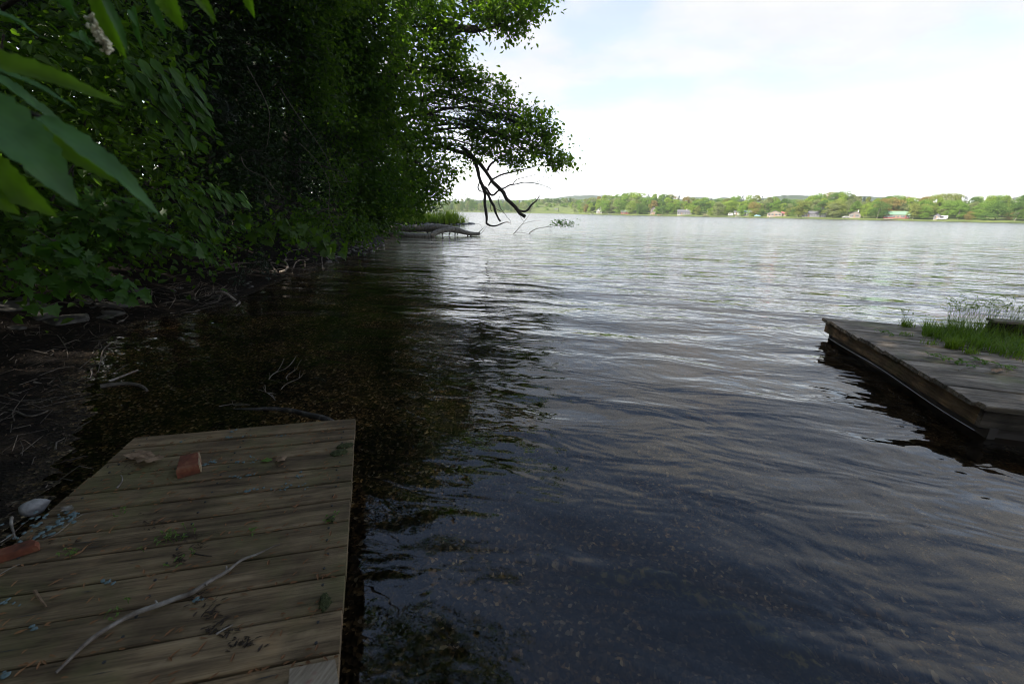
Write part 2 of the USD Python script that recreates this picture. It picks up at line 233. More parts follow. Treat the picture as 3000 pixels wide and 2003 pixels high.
# the lake bed's gravel and the bank's mud are one ground: mixed by level, the deep bed darkened in colour for light lost in water
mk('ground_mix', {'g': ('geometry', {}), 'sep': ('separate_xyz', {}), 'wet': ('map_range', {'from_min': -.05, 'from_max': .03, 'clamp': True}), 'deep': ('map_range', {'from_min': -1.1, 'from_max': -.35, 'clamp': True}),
    'v': ('voronoi_texture', {'scale': 62, 'randomness': 1.0}), 'v2': ('voronoi_texture', {'scale': 23, 'randomness': 1.0}), 'vs': ('separate_color', {}), 'vs2': ('separate_color', {}),
    'r': ('rgb_ramp', {'ramp': [(0, (.010, .009, .007)), (.5, (.034, .029, .022)), (.8, (.075, .062, .043)), (.92, (.16, .12, .07)), (1, (.28, .26, .21))]}),
    'r2': ('rgb_ramp', {'ramp': [(0, (.35,) * 3), (.7, (1,) * 3), (1, (1.6, 1.4, 1.0))]}), 'mm': ('mix_color', {'blend_type': 'multiply', 'fac': .8, 'use_clamp': False}),
    'n': ('noise_texture', {'scale': 1.1, 'detail': 7, 'roughness': .62}), 'nr': ('rgb_ramp', {'ramp': [(.40, (.75,) * 3), (.60, (2.7, 2.4, 1.95))]}), 'm3': ('mix_color', {'blend_type': 'multiply', 'fac': 1., 'use_clamp': False}),
    'ns': ('noise_texture', {'scale': 9, 'detail': 9, 'roughness': .65}), 'so': ('rgb_ramp', {'ramp': [(.3, (.003, .0025, .002)), (.55, (.011, .008, .006)), (.75, (.034, .024, .016))]}),
    'sil': ('noise_texture', {'scale': .55, 'detail': 4, 'roughness': .5}), 'silt_dim': ('rgb_ramp', {'ramp': [(.55, (.014, .012, .008)), (.70, (.34, .15, .045))]}),
    'md': ('mix_color', {}), 'ms': ('mix_color', {}), 'ad': ('math', {'math_type': 'add'}), 'b': ('bump', {'strength': .7, 'distance': .012}), 'p': ('principled_bsdf', {'roughness': .85, 'specular_ior_level': .1})},
   [('g.position', 'sep.vector'), ('sep.z', 'wet.value'), ('sep.z', 'deep.value'), ('g.position', 'v.vector'), ('g.position', 'v2.vector'), ('v.color', 'vs.color'), ('v2.color', 'vs2.color'), ('vs.r', 'r.fac'), ('vs2.r', 'r2.fac'),
    ('r.color', 'mm.a'), ('r2.color', 'mm.b'), ('g.position', 'n.vector'), ('n.fac', 'nr.fac'), ('mm.result', 'm3.a'), ('nr.color', 'm3.b'), ('g.position', 'ns.vector'), ('ns.fac', 'so.fac'),
    ('g.position', 'sil.vector'), ('sil.fac', 'silt_dim.fac'), ('silt_dim.color', 'md.a'), ('m3.result', 'md.b'), ('deep.result', 'md.fac'), ('md.result', 'ms.a'), ('so.color', 'ms.b'), ('wet.result', 'ms.fac'), ('ms.result', 'p.base_color'),
    ('v.distance', 'ad.value1'), ('ns.fac', 'ad.value2'), ('ad.value', 'b.height'), ('b.normal', 'p.normal')])
# water: waves as normals of three sizes; open water is choppier than the lee of the trees
WR = 0.22
mk('lake_water', {'g': ('geometry', {}), 'ro': ('vector_rotate', {'rotate_type': 'z_axis', 'angle': WR}), 'sep': ('separate_xyz', {}),
    'ma': ('mapping', {'scale': (.27, .72, 1)}), 'mb': ('mapping', {'scale': (1.1, 2.5, 1)}), 'mc': ('mapping', {'scale': (4.5, 8, 1)}),
    'na': ('noise_texture', {'scale': 1, 'detail': 2.5, 'roughness': .5, 'distortion': .3}), 'nb': ('noise_texture', {'scale': 1, 'detail': 3, 'roughness': .55, 'distortion': .4}), 'nc': ('noise_texture', {'scale': 1, 'detail': 2}),
    'op': ('map_range', {'from_min': -7, 'from_max': 14, 'to_min': .25, 'to_max': 1.0, 'clamp': True}), 'dis': ('math', {'math_type': 'multiply_add', 'value2': .45}),
    'ha': ('math', {'math_type': 'multiply', 'value2': .23}), 'hb': ('math', {'math_type': 'multiply_add', 'value2': .06}), 'hc': ('math', {'math_type': 'multiply_add', 'value2': .0045}),
    'hs': ('math', {'math_type': 'multiply'}), 'fa': ('map_range', {'from_min': 9, 'from_max': 40, 'to_min': 1.0, 'to_max': .55, 'clamp': True}), 'hf': ('math', {'math_type': 'multiply'}), 'b': ('bump', {'strength': 1.0, 'distance': 1.0}),
    'rg': ('rgb_ramp', {'ramp': [(0, (0,) * 3), (.10, (0.03,) * 3), (.3, (.13,) * 3), (1, (.18,) * 3)]}), 'ry': ('math', {'math_type': 'multiply', 'value2': 1 / 120.}),
    'p': ('principled_bsdf', {'base_color': (.47, .385, .28), 'transmission_weight': 1.0, 'ior': 1.45, 'roughness': 0.0, 'specular_ior_level': .5})},
   [('g.position', 'ro.vector'), ('ro.vector', 'ma.vector'), ('ro.vector', 'mb.vector'), ('ro.vector', 'mc.vector'), ('ma.vector', 'na.vector'), ('mb.vector', 'nb.vector'), ('mc.vector', 'nc.vector'), ('g.position', 'sep.vector'),
    ('sep.y', 'dis.value1'), ('sep.x', 'dis.value3'), ('dis.value', 'op.value'), ('na.fac', 'ha.value1'), ('nb.fac', 'hb.value1'), ('ha.value', 'hb.value3'), ('nc.fac', 'hc.value1'), ('hb.value', 'hc.value3'),
    ('hc.value', 'hs.value1'), ('op.result', 'hs.value2'), ('sep.y', 'fa.value'), ('hs.value', 'hf.value1'), ('fa.result', 'hf.value2'), ('hf.value', 'b.height'), ('b.normal', 'p.normal'), ('sep.y', 'ry.value1'), ('ry.value', 'rg.fac'), ('rg.color', 'p.roughness')])
noisy('lawn', [(.3, (.045, .065, .016)), (.6, (.085, .11, .026)), (.8, (.13, .135, .045))], .12, .95, .3, .05, detail=8)
mk('hill_forest', {'g': ('geometry', {}), 'v': ('voronoi_texture', {'scale': .055, 'detail': 2}), 'n': ('noise_texture', {'scale': .006, 'detail': 6}), 'vs': ('separate_color', {}), 'a': ('math', {'math_type': 'multiply_add', 'value2': .5}),
    'r': ('rgb_ramp', {'ramp': [(.3, (.010, .022, .014)), (.6, (.02, .038, .019)), (.95, (.04, .06, .025))]}), 'b': ('bump', {'strength': .8, 'distance': 6.0, 'invert': True}), 'p': ('principled_bsdf', {'roughness': .95, 'specular_ior_level': .1})},
   [('g.position', 'v.vector'), ('g.position', 'n.vector'), ('v.color', 'vs.color'), ('vs.r', 'a.value1'), ('n.fac', 'a.value3'), ('a.value', 'r.fac'), ('r.color', 'p.base_color'), ('v.distance', 'b.height'), ('b.normal', 'p.normal')])
FAR_TONES = {'bright yellow-green': [(0, (.10, .15, .02)), (1, (.17, .21, .035))], 'fresh green': [(0, (.07, .125, .018)), (1, (.12, .175, .03))], 'deep green': [(0, (.04, .078, .016)), (1, (.075, .12, .025))],
             'olive': [(0, (.09, .11, .025)), (1, (.15, .16, .04))], 'russet-tinged': [(0, (.12, .095, .03)), (1, (.18, .14, .05))], 'pale grey-green': [(0, (.10, .12, .05)), (1, (.17, .185, .085))]}
for k, r in FAR_TONES.items(): leafmat('far_' + k.split()[0].replace('-', '_') + '_' + k.split()[-1].replace('-', '_'), [(p_, tuple(1.45 * q for q in c_)) for p_, c_ in r], (1.6, 1.7, 1), .35, .6, .2)
tone_mat = lambda k: 'far_' + k.split()[0].replace('-', '_') + '_' + k.split()[-1].replace('-', '_')
leafmat('far_conifer', [(0, (.015, .03, .014)), (1, (.04, .06, .025))], (1.2, 1.4, 1), .15, .6, .2)
for n, c in dict(w_white=(0.286, 0.286, 0.279), w_red=(.14, .018, .02), w_grey=(0.136, 0.136, 0.136), w_beige=(0.17, 0.143, 0.116), w_taupe=(0.116, 0.102, 0.088), w_tan=(0.19, 0.143, 0.102), w_slate=(0.088, 0.088, 0.102), r_green=(0.116, 0.204, 0.136), r_grey=(0.088, 0.088, 0.099), r_dark=(.10, .10, .11), r_blue=(0.15, 0.211, 0.258),
                 r_red=(0.19, 0.061, 0.054), r_greygreen=(0.129, 0.156, 0.129), trim=(0.272, 0.272, 0.265), glass_dark=(.03, .035, .04), door_brown=(.16, .09, .06), tyre=(.02, .02, .02), paint_white=(0.286, 0.286, 0.286), paint_blue=(.25, .45, .6), paint_red=(.4, .08, .07), hull_red=(.3, .12, .1), concrete=(.36, .34, .31), dark_timber=(.06, .05, .045)).items():
    plain(n, c, .15 if n.startswith('glass') else .5 if n.startswith('paint') else .75, .5)

# ------------------------------------------------------------------ ground, lake, far shore, hills
SH = np.array([(14, -6), (6, -2.6), (2.5, -1.2), (.4, -.5), (-1.2, .2), (-2.3, 1.4), (-3.05, 2.45), (-3.5, 3.0), (-4.5, 4.05), (-5.4, 5.2), (-5.35, 5.9), (-5.05, 6.6), (-5.05, 7.2), (-5.5, 9.7), (-5.9, 12.7), (-5.6, 15.5), (-5.75, 17.5), (-6.3, 20), (-7.5, 24), (-9, 28), (-11.5, 34),
               (-13.5, 42), (-13.0, 49), (-9.5, 50.2), (-6.2, 52), (-5.2, 54), (-6.4, 56.3), (-9, 59), (-14, 63), (-26, 72), (-60, 100), (-200, 180)], float)
LAND = np.vstack([SH, [(-5000, 300), (-5000, -3000), (3000, -3000), (200, -60)]])
import shapely
_lp = shapely.Polygon(LAND); _ls = shapely.LineString(np.vstack([[(200, -60)], SH]))
def shore_d(x, y):
    p = shapely.points(x, y); d = shapely.distance(p, _ls); return np.where(shapely.contains(_lp, p), d, -d)
def ground_z(x, y):
    x, y = np.asarray(x, float), np.asarray(y, float); d = shore_d(x, y); q = np.stack([x, y, 0 * x], -1)
    isl = np.clip((y - 44) / 6, 0, 1) * np.clip((70 - y) / 6, 0, 1) * np.clip((x + 17) / 3, 0, 1)
    mud = np.clip((4.6 - y) / 1.2, 0, 1) * np.clip((y + 1) / 1.5, 0, 1)
    dd = np.maximum(d, 0); bank = np.where(mud > 0, .05 * np.minimum(dd, 1.6) + np.maximum(dd - 1.6, 0) * .33, 0) * mud + (1 - mud) * (.16 * np.minimum(dd, .8) + .40 * np.maximum(dd - .8, 0))
    bank = np.where(bank > 2.2, 2.2 + (bank - 2.2) * .32, bank); bank = 14 * np.tanh(bank / 14)
    bank = bank * (1 - isl) + isl * np.minimum(.28, .16 * dd)
    bed = -6 * np.tanh((.03 + .155 * -np.minimum(d, 0)) / 6)
    z = np.where(d > 0, bank + .0, bed)
    return z + (meshkit.fbm(q * .9, 4, 3) - .5) * np.where(d > 0, .14 * np.clip(dd / .6, .15, 1), .10 * np.clip(-d, .1, 1)) + (meshkit.fbm(q * 5, 2, 8) - .5) * .03
def sgrid(lo, hi, c, n, k):
    t = np.linspace(np.arcsinh((lo - c) / k), np.arcsinh((hi - c) / k), n); return c + k * np.sinh(t)
gx, gy = sgrid(-3200, 3200, -2.5, 330, 2.6), sgrid(-850, 4400, 3.5, 330, 2.6)
X, Y = np.meshgrid(gx, gy, indexing='ij'); Z = ground_z(X.ravel(), Y.ravel()).reshape(X.shape); Z = np.where(np.hypot(X, Y) > 260, np.minimum(Z, -3), Z)
i, j = np.meshgrid(np.arange(len(gx) - 1), np.arange(len(gy) - 1), indexing='ij'); n_ = len(gy)
Q = np.stack([i * n_ + j, (i + 1) * n_ + j, (i + 1) * n_ + j + 1, i * n_ + j + 1], -1).reshape(-1, 4)
ground = thing('ground', kind='structure')
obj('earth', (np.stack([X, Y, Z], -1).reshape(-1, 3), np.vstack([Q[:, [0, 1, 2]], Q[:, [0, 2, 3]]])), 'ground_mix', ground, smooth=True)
lv = np.array([[-3100, -60, 0], [3100, -60, 0], [3100, 4300, 0], [-3100, 4300, 0]], float)
obj('lake', (lv, np.array([[0, 1, 2], [0, 2, 3]])), 'lake_water', kind='structure')

FS_PX = np.array([[-900, 900], [300, 860], [1000, 800], [1230, 720], [1450, 670], [1560, 640], [1660, 610], [1740, 490], [1900, 445], [2100, 385], [2300, 340], [2630, 285], [2820, 262], [3000, 243], [3200, 222], [3700, 180]], float)
def shoreY(px): return np.interp(px, FS_PX[:, 0], FS_PX[:, 1])
pxs = np.r_[np.linspace(-900, 1200, 40), np.linspace(1215, 3200, 220), np.linspace(3220, 3700, 20)]
S0 = np.array([far(p, shoreY(p)) for p in pxs]); offs = np.array([-12, -2, 0, 1.5, 3, 8, 16, 28, 45, 70, 110, 180, 300.]); hts = np.array([-1.5, -.3, .02, .45, .7, 1.0, 1.6, 2.6, 4, 6.5, 10, 15, 18.])
rad = unit(S0)
fv = []
for k, p in enumerate(pxs):
    meadow = np.exp(-((p - 1600) / 75) ** 4)
    for o, h in zip(offs, hts):
        q = S0[k] + rad[k] * (o + 1.5 * (meshkit.noise(V(p * .09, o, 0)) - .5)); fv.append((q[0], q[1], h * (1 + .6 * meadow * (o > 3)) + (meshkit.noise(V(q[0] * .05, q[1] * .05, 3)) - .5) * min(1, max(o, 0) / 20)))
i, j = np.meshgrid(np.arange(len(pxs) - 1), np.arange(len(offs) - 1), indexing='ij'); n_ = len(offs)
Q = np.stack([i * n_ + j, (i + 1) * n_ + j, (i + 1) * n_ + j + 1, i * n_ + j + 1], -1).reshape(-1, 4)
obj('far_shore', (np.array(fv), np.vstack([Q[:, [0, 1, 2]], Q[:, [0, 2, 3]]])), 'lawn', kind='structure', smooth=True)
def far_z(o): return float(np.interp(o, offs, hts))
def hill(prof, Yd, back, seed):
    px = np.linspace(prof[0][0], prof[-1][0], 260); ty = np.interp(px, [p[0] for p in prof], [p[1] for p in prof]); v = []
    for p, t in zip(px, ty):
        top = at(p, t, Yd); r = unit(top[:2]); top[2] = max(top[2], 1) + (meshkit.fbm(V(p * .12, seed, 0), 3) - .5) * 5
        for u, h in ((-back * .9, -2), (-back * .6, .35), (-back * .3, .72), (-back * .12, .93), (0, 1.0), (back * .4, .85)):
            v.append((*(top[:2] + r * u), h * top[2] + (meshkit.fbm(V(p * .2, u * .02, seed), 3) - .5) * 8 * (-.8 * back < u < 0)))
    n = 6; i, j = np.meshgrid(np.arange(len(px) - 1), np.arange(n - 1), indexing='ij'); Q = np.stack([i * n + j, (i + 1) * n + j, (i + 1) * n + j + 1, i * n + j + 1], -1).reshape(-1, 4)
    obj('hills', (np.array(v), np.vstack([Q[:, [0, 1, 2]], Q[:, [0, 2, 3]]])), 'hill_forest', kind='structure', smooth=True)
hill([(200, 590), (1200, 591), (1300, 589), (1450, 585), (1510, 585), (1590, 585), (1640, 578), (1690, 573), (1725, 572), (1800, 574), (1900, 578), (1990, 585), (2020, 576), (2060, 577), (2095, 584), (2115, 577), (2145, 580), (2220, 592), (2400, 612), (2600, 640)], 2300, 900, 1)
hill([(1900, 622), (2100, 600), (2200, 588), (2270, 575), (2300, 572), (2350, 572), (2400, 574), (2470, 575), (2550, 575), (2610, 578), (2690, 588), (2800, 600), (3000, 610), (3300, 628)], 1500, 700, 2)

# haze: the far hills fade
hz = box(-3300, 3300, -900, 4500, -8.5, 190)
mk('haze_air', {'v': ('principled_volume', {'color': (.86, .92, 1.0), 'density': .00014, 'anisotropy': .3})}, [], surface=None, volume='v.volume')
HAZE = True
if HAZE: obj('haze', hz, 'haze_air', kind='stuff')

# ------------------------------------------------------------------ far shore: houses, trees, boats
def place(px, dy):                                                     # a spot dy metres inland of the far water's edge
    b = far(px, shoreY(px)); r = unit(b); p = b + r * dy; return V(p[0], p[1], far_z(dy) - .05), math.atan2(r[1], r[0]) - math.pi / 2
def far_w(px0, px1, dy): a, b = place(px0, dy)[0], place(px1, dy)[0]; return float(np.linalg.norm(a - b))
def gable(w, d, h, rh, along_x=True):
    """Walls under a gable roof: box with two gable ends."""
    if along_x: v = [(-w/2,0,0),(w/2,0,0),(w/2,d,0),(-w/2,d,0),(-w/2,0,h),(w/2,0,h),(w/2,d,h),(-w/2,d,h),(-w/2,d/2,h+rh),(w/2,d/2,h+rh)]; f = [[0,1,5],[0,5,4],[2,3,7],[2,7,6],[1,2,6],[1,6,9],[1,9,5],[3,0,4],[3,4,8],[3,8,7],[4,5,9],[4,9,8],[6,7,8],[6,8,9]]
    else: v = [(-w/2,0,0),(w/2,0,0),(w/2,d,0),(-w/2,d,0),(-w/2,0,h),(w/2,0,h),(w/2,d,h),(-w/2,d,h),(0,0,h+rh),(0,d,h+rh)]; f = [[0,1,5],[0,5,8],[0,8,4],[2,3,7],[2,7,9],[2,9,6],[1,2,6],[1,6,5],[3,0,4],[3,4,7],[5,6,9],[5,9,8],[7,4,8],[7,8,9]]
    return np.array(v, float), np.array(f)
def roofmesh(w, d, h, rh, along_x=True, o=.45, t=.14):
    b = MB()
    if along_x: W, L = d, w
    else: W, L = w, d
    for s in (-1, 1):
        k = rh / (W / 2); e = (W / 2 + o); z0 = h + rh + .02 - k * e; n = unit(V(s * k, 1)) * t
        sec = [(0, h + rh + .02), (s * e, z0), (s * e, z0 + t), (0, h + rh + .02 + t)]
        v = [(x, y, z) for y in (-o, L + o) for x, z in sec]; f = [[0, 1, 5, 4], [1, 2, 6, 5], [2, 3, 7, 6], [3, 0, 4, 7], [0, 3, 2, 1], [4, 5, 6, 7]]
        v = np.array(v, float)
        if along_x: v = np.stack([v[:, 1] - w / 2, v[:, 0] + d / 2, v[:, 2]], 1); f = [q[::-1] for q in f]
        b.add(v, f)
    return b.mesh()
def bx(x0, x1, y0, y1, z0, z1): return box(x0, x1, y0, y1, z0, z1)
def window(t, par, x, z, w, h, y=0.0, bars=1):
    m = MB()
    for q in ((x - w/2 - .1, x + w/2 + .1, z - .1, z), (x - w/2 - .1, x + w/2 + .1, z + h, z + h + .1), (x - w/2 - .1, x - w/2, z, z + h), (x + w/2, x + w/2 + .1, z, z + h)) + tuple((x - w/2 + w * (k + 1) / (bars + 1) - .03, x - w/2 + w * (k + 1) / (bars + 1) + .03, z, z + h) for k in range(bars)): m.add(*bx(q[0], q[1], y - .06, y - .003, q[2], q[3]))
    f = obj('window', m.mesh(), 'trim', par, local=True); obj('pane', bx(x - w/2, x + w/2, y - .035, y - .004, z, z + h), 'glass_dark', f, local=True)
def door(par, x, w=.95, h=2.05, y=0.0, z=.15, mat='door_brown'):
    d = obj('door', bx(x - w/2, x + w/2, y - .05, y - .003, z, z + h), mat, par, local=True); obj('handle', bx(x + w*.32, x + w*.42, y - .10, y - .052, z + .95, z + 1.05), 'trim', d, local=True)
LM = []                                                                # landmarks for the far trees' labels: (px, words)
def house(px0, px1, dy, label, short, wall, roof, h, rh, along_x, d, wins, doors=(), name='house', chim=None, extra=None, group=None):
    w = far_w(px0, px1, dy) * 1.0; p, rz = place((px0 + px1) / 2, dy); t = thing(name, label, 'house' if name in ('house', 'cottage') else name.split('_')[-1], p, group, rz=rz)
    obj('foundation', bx(-w/2 + .03, w/2 - .03, .03, d - .03, -1.2, .15), 'concrete', t, local=True)
    v, f = gable(w, d, h, rh, along_x); v[:4, 2] = .15; obj('wall', (v, f), wall, t, local=True)
    r = obj('roof', roofmesh(w, d, h, rh, along_x), roof, t, local=True)
    for x in wins: window(t, t, x[0] * w, x[1], x[2], x[3], bars=x[4] if len(x) > 4 else 1)
    for x in doors: door(t, x * w)
    if chim: obj('chimney', bx(chim * w - .35, chim * w + .35, d * .45, d * .45 + .7, h + rh * .5, h + rh + .9), 'concrete', r, local=True)
    if extra: extra(t, w, d)
    if short: LM.append(((px0 + px1) / 2, short))
    return t
W1 = lambda xs, z, w, h, b=1: [(x, z, w, h, b) for x in xs]
house(1748, 1763, 9, 'tall white gabled house with dark windows at the far shore left of the red cabin', 'the white gabled house', 'w_white', 'r_grey', 4.2, 2.4, False, 7, [(-.22, 1.0, 1.1, 1.2), (.2, 1.0, 1.3, 1.2), (0, 3.9, 1.0, 1.1)], (-.02,), chim=.2)
house(1820, 1843, 8, 'small dark red cabin with a pale grey-green roof at the far shore', 'the dark red cabin', 'w_red', 'r_greygreen', 2.6, 1.7, True, 6, W1((-.32, .0, .28), .9, 1.0, 1.0), (-.16,), name='cabin')
def porch(t, w, d): obj('porch_roof', roofmesh(w * .7, 3, 2.3, .9, False), 'w_white', t, local=True); obj('porch_wall', bx(-w*.33, w*.33, -.4, -.05, .15, 2.2), 'w_tan', t, local=True)
house(1906, 1920, 14, 'tall narrow grey house half hidden in trees behind a white-roofed boathouse', 'the tall narrow grey house', 'w_taupe', 'r_dark', 5.2, 2.2, False, 7, [(-.2, 3.4, .9, 1.2), (.2, 3.4, .9, 1.2), (0, 5.0, .8, .9)])
house(1905, 1917, 5, 'tan boathouse with a white gable roof low at the far water edge', None, 'w_tan', 'w_white', 1.9, 1.3, False, 4, [(-.28, .8, .8, .7)], (.2,), name='boathouse')
house(1987, 2024, 11, 'long pale grey ranch house with a slate roof facing the lake', 'the long grey ranch house', 'w_grey', 'r_grey', 2.9, 1.9, True, 8, W1((-.42, -.28, -.12, .06, .2, .36), .9, 1.2, 1.2), (-.2,), chim=.1)
house(2179, 2209, 11, 'white lake house with a pale blue roof behind a spreading bronze tree', 'the blue-roofed white house', 'w_white', 'r_blue', 2.8, 1.9, True, 7, W1((-.34, -.1, .15, .36), .9, 1.3, 1.2), (.02,))
def wing(t, w, d):
    w2 = w * .42; v, f = gable(w2, 6, 2.6, 1.4, True); v += V(w * .5 + w2 * .5 - .6, 1.2, 0); v[:4, 2] = .15; obj('side_wall', (v, f), 'w_beige', t, local=True)
    v, f = roofmesh(w2, 6, 2.6, 1.4, True); obj('side_roof', (v + V(w * .5 + w2 * .5 - .6, 1.2, 0), f), 'r_red', t, local=True); obj('deck', bx(-w*.45, w*.4, -2.2, -.02, -.8, .3), 'w_tan', t, local=True)
house(2249, 2288, 10, 'wide beige house with a low gable and a reddish roofed right wing', 'the wide beige house', 'w_beige', 'r_greygreen', 2.7, 2.0, False, 9, W1((-.36, -.14, .12, .34), .9, 1.5, 1.4, 2), (0,), extra=wing)
def tower(t, w, d):
    w2 = w * .34; v, f = gable(w2, 6, 5.4, 2.0, True); v += V(w * .34, 2.5, 0); v[:4, 2] = .15; obj('upper_wall', (v, f), 'w_taupe', t, local=True); v, f = roofmesh(w2, 6, 5.4, 2.0, True); obj('upper_roof', (v + V(w * .34, 2.5, 0), f), 'r_grey', t, local=True)
    window(t, t, w * .26, 4.0, 1.0, 1.2, 2.5); window(t, t, w * .40, 4.0, 1.0, 1.2, 2.5)
house(2349, 2418, 10, 'grey house with a long low front and a two-storey block at its right', 'the grey two-storey house', 'w_slate', 'r_grey', 2.8, 1.7, True, 8, W1((-.42, -.30, -.08, .02, .14, .26, .37, .45), .9, 1.1, 1.2), (-.22,), extra=tower)
house(2486, 2520, 9, 'taupe gabled bungalow with pale windows and a white foundation', 'the taupe gabled bungalow', 'w_taupe', 'r_grey', 2.8, 2.0, False, 9, W1((-.32, -.18, .1, .26), 1.0, 1.0, 1.4), (-.02,), chim=.2)
def redx(t, w, d):
    v, f = roofmesh(w * .17, 6.5, 2.7, 1.6, True); obj('side_roof', (v + V(w * .565, .8, -.25), f), 'r_green', t, local=True); v, f = gable(w * .17, 6.5, 2.45, 1.6, True); v += V(w * .565, .8, 0); v[:4, 2] = .15; obj('side_wall', (v, f), 'w_red', t, local=True)
    for x in (.53, .6): window(t, t, x * w, .9, .9, 1.2, .8)
house(2588, 2652, 9, 'long dark red house with a bright mint green metal roof', 'the green-roofed red house', 'w_red', 'r_green', 2.8, 2.1, True, 8, W1((-.42, -.33, -.22, -.13, -.02, .16, .30, .40), .95, 1.0, 1.2), (.07, .23), extra=redx)
house(2734, 2753, 7, 'small slate grey cabin with a white-framed window near the right end', 'the slate grey cabin', 'w_slate', 'r_grey', 2.5, 1.3, False, 6, [(-.2, .9, 1.0, 1.3), (.25, .9, .9, 1.0)], (.02,), name='cabin')
# small things of the far shore
def car(px, dy, label, paint, L=4.4, tall=1.45, cat='car', name='parked_car'):
    p, rz = place(px, dy); t = thing(name, label, cat, p, rz=rz + .35); H = tall; sec = [(-L/2, .35), (-L/2, .8), (-L*.36, .95), (-L*.22, H), (L*.2, H), (L*.33, .95), (L/2, .85), (L/2, .35)]; m = MB(); n = len(sec)
    v = np.array([(x, y, z) for y in (-.85, .85) for x, z in sec]); v[:, 1] *= np.where(v[:, 2] > 1.1, .82, 1); m.add(v, [[k, (k + 1) % n, (k + 1) % n + n, k + n] for k in range(n)]); m.add(v, [[0, i + 1, i] for i in range(1, n - 1)] + [[n, n + i, n + i + 1] for i in range(1, n - 1)])
    b = obj('body', m.mesh(), paint, t, local=True); g = MB(); g.add(*bx(-L*.22, L*.2, -.84, -.72, 1.0, H - .12)).add(*bx(-L*.22, L*.2, .72, .84, 1.0, H - .12)); obj('window', g.mesh(), 'glass_dark', b, local=True)
    for sx in (-.3, .3):
        for sy in (-.86, .66): c = trimesh.creation.cylinder(radius=.33, height=.2, sections=10); c.apply_transform(trimesh.transformations.rotation_matrix(math.pi/2, [1, 0, 0])); obj('wheel', (np.array(c.vertices) + V(sx * L, sy + .1, .33), np.array(c.faces)), 'tyre', t, local=True)
car(2478, 6, 'silver white car parked left of the taupe gabled bungalow', 'paint_white'); car(2219, 5, 'small pale blue car parked right of the blue-roofed white house', 'paint_blue')
car(2757, 6, 'white car parked beside the slate grey cabin', 'paint_white')
def trailer(px, dy, label, L=6.0):
    p, rz = place(px, dy); t = thing('caravan', label, 'caravan', p, rz=rz); sec = [(-L/2, .55), (-L/2, 2.2), (-L/2 + .4, 2.6), (L/2 - .3, 2.6), (L/2, 2.2), (L/2, .55)]; n = len(sec); v = np.array([(x, y, z) for y in (0, 2.2) for x, z in sec])
    obj('body', (v, np.vstack([[[k, (k + 1) % n, (k + 1) % n + n], [k, (k + 1) % n + n, k + n]] for k in range(n)] + [[[0, i + 1, i], [n, n + i, n + i + 1]] for i in range(1, n - 1)])[:, ::-1]), 'w_white', t, local=True)
    window(t, t, -.8, 1.3, 1.6, .75); door(t, 1.6, .7, 1.7, z=.6, mat='trim')
    for sx in (-.5, .5): c = trimesh.creation.cylinder(radius=.34, height=.2, sections=10); c.apply_transform(trimesh.transformations.rotation_matrix(math.pi/2, [1, 0, 0])); obj('wheel', (np.array(c.vertices) + V(sx, .3, .30), np.array(c.faces)), 'tyre', t, local=True)
trailer(2140, 6, 'white caravan with a dark window on the lawn right of a leaning willow-like tree', 4.2); trailer(2763, 9, 'white caravan behind the slate grey cabin', 4.0)
def boat(px, dy, label, mat, L=4.2, name='rowing_boat', z=.1):
    p, rz = place(px, dy); p[2] = z; t = thing(name, label, 'boat', p, rz=rz + .2); u = np.linspace(-1, 1, 9); rows = []
    for k in u:
        w = .75 * (1 - abs(k) ** 2.6 * (.95 if k > 0 else .35)); rows.append([(k * L/2, -w, .62 + .12 * k * k), (k * L/2, -w * .6, .12), (k * L/2, w * .6, .12), (k * L/2, w, .62 + .12 * k * k)])
    v = np.array(rows).reshape(-1, 3); f = [[a * 4 + b, a * 4 + b + 1, a * 4 + b + 5, a * 4 + b + 4] for a in range(8) for b in range(3)] + [[0, 3, 2, 1]]; h = obj('hull', MB().add(v, f).mesh(), mat, t, local=True)
    for k in (-.4, .15): obj('seat', bx(k * L/2 - .14, k * L/2 + .14, -.6, .6, .44, .48), 'w_tan', t, local=True)
    obj('rim', tube([r[0] for r in rows] + [r[3] for r in rows[::-1]] + [rows[0][0]], .04, 4), 'trim', t, local=True)
boat(2164, 1, 'white rowing boat pulled up below the lawn right of the caravan', 'paint_white', 5); boat(2263, 1, 'short white boat at the water below the wide beige house', 'paint_white', 4.5); boat(1933, 3, 'faded red boat lying on the bank right of the boathouse', 'hull_red', 5, z=.5)
boat(1738, 1, 'pale boat on the shore left of the white gabled house', 'paint_white', 6)
boat(1789, 1.5, 'grey-white boat on the shore between the white house and red cabin', 'paint_white', 5)
def pier(px, w, label, out=6):
    p, rz = place(px, 0); p[2] = 0; t = thing('pier', label, 'pier', p, rz=rz)
    for k in range(int(w / .3)): obj('plank', bx(-w/2 + k * .3 + .01, -w/2 + k * .3 + .29, -out, 1.5, .42, .48), 'w_tan', t, local=True)
    for sx in (-1, 1):
        for y in (-out + .3, -out/2): obj('post', bx(sx * (w/2 - .1) - .08, sx * (w/2 - .1) + .08, y - .08, y + .08, -1.5, .418), 'dark_timber', t, local=True)
pier(2068, 6, 'low wooden pier with dark posts right of the long grey ranch house', 3); pier(2606, 9, 'wide pale pier at the water below the green-roofed red house', 1.5)
p, rz = place(2069, 3.5); t = thing('wooden_deck', 'raised tan deck with a pole above the low pier', 'deck', p, rz=rz); obj('floor', bx(-2.4, 2.4, 0, 3, .5, .7), 'w_tan', t, local=True)
for x in (-2.3, -1.1, 0, 1.1, 2.3): obj('post', bx(x - .06, x + .06, -.06, .06, -1, 1.6), 'w_tan', t, local=True)
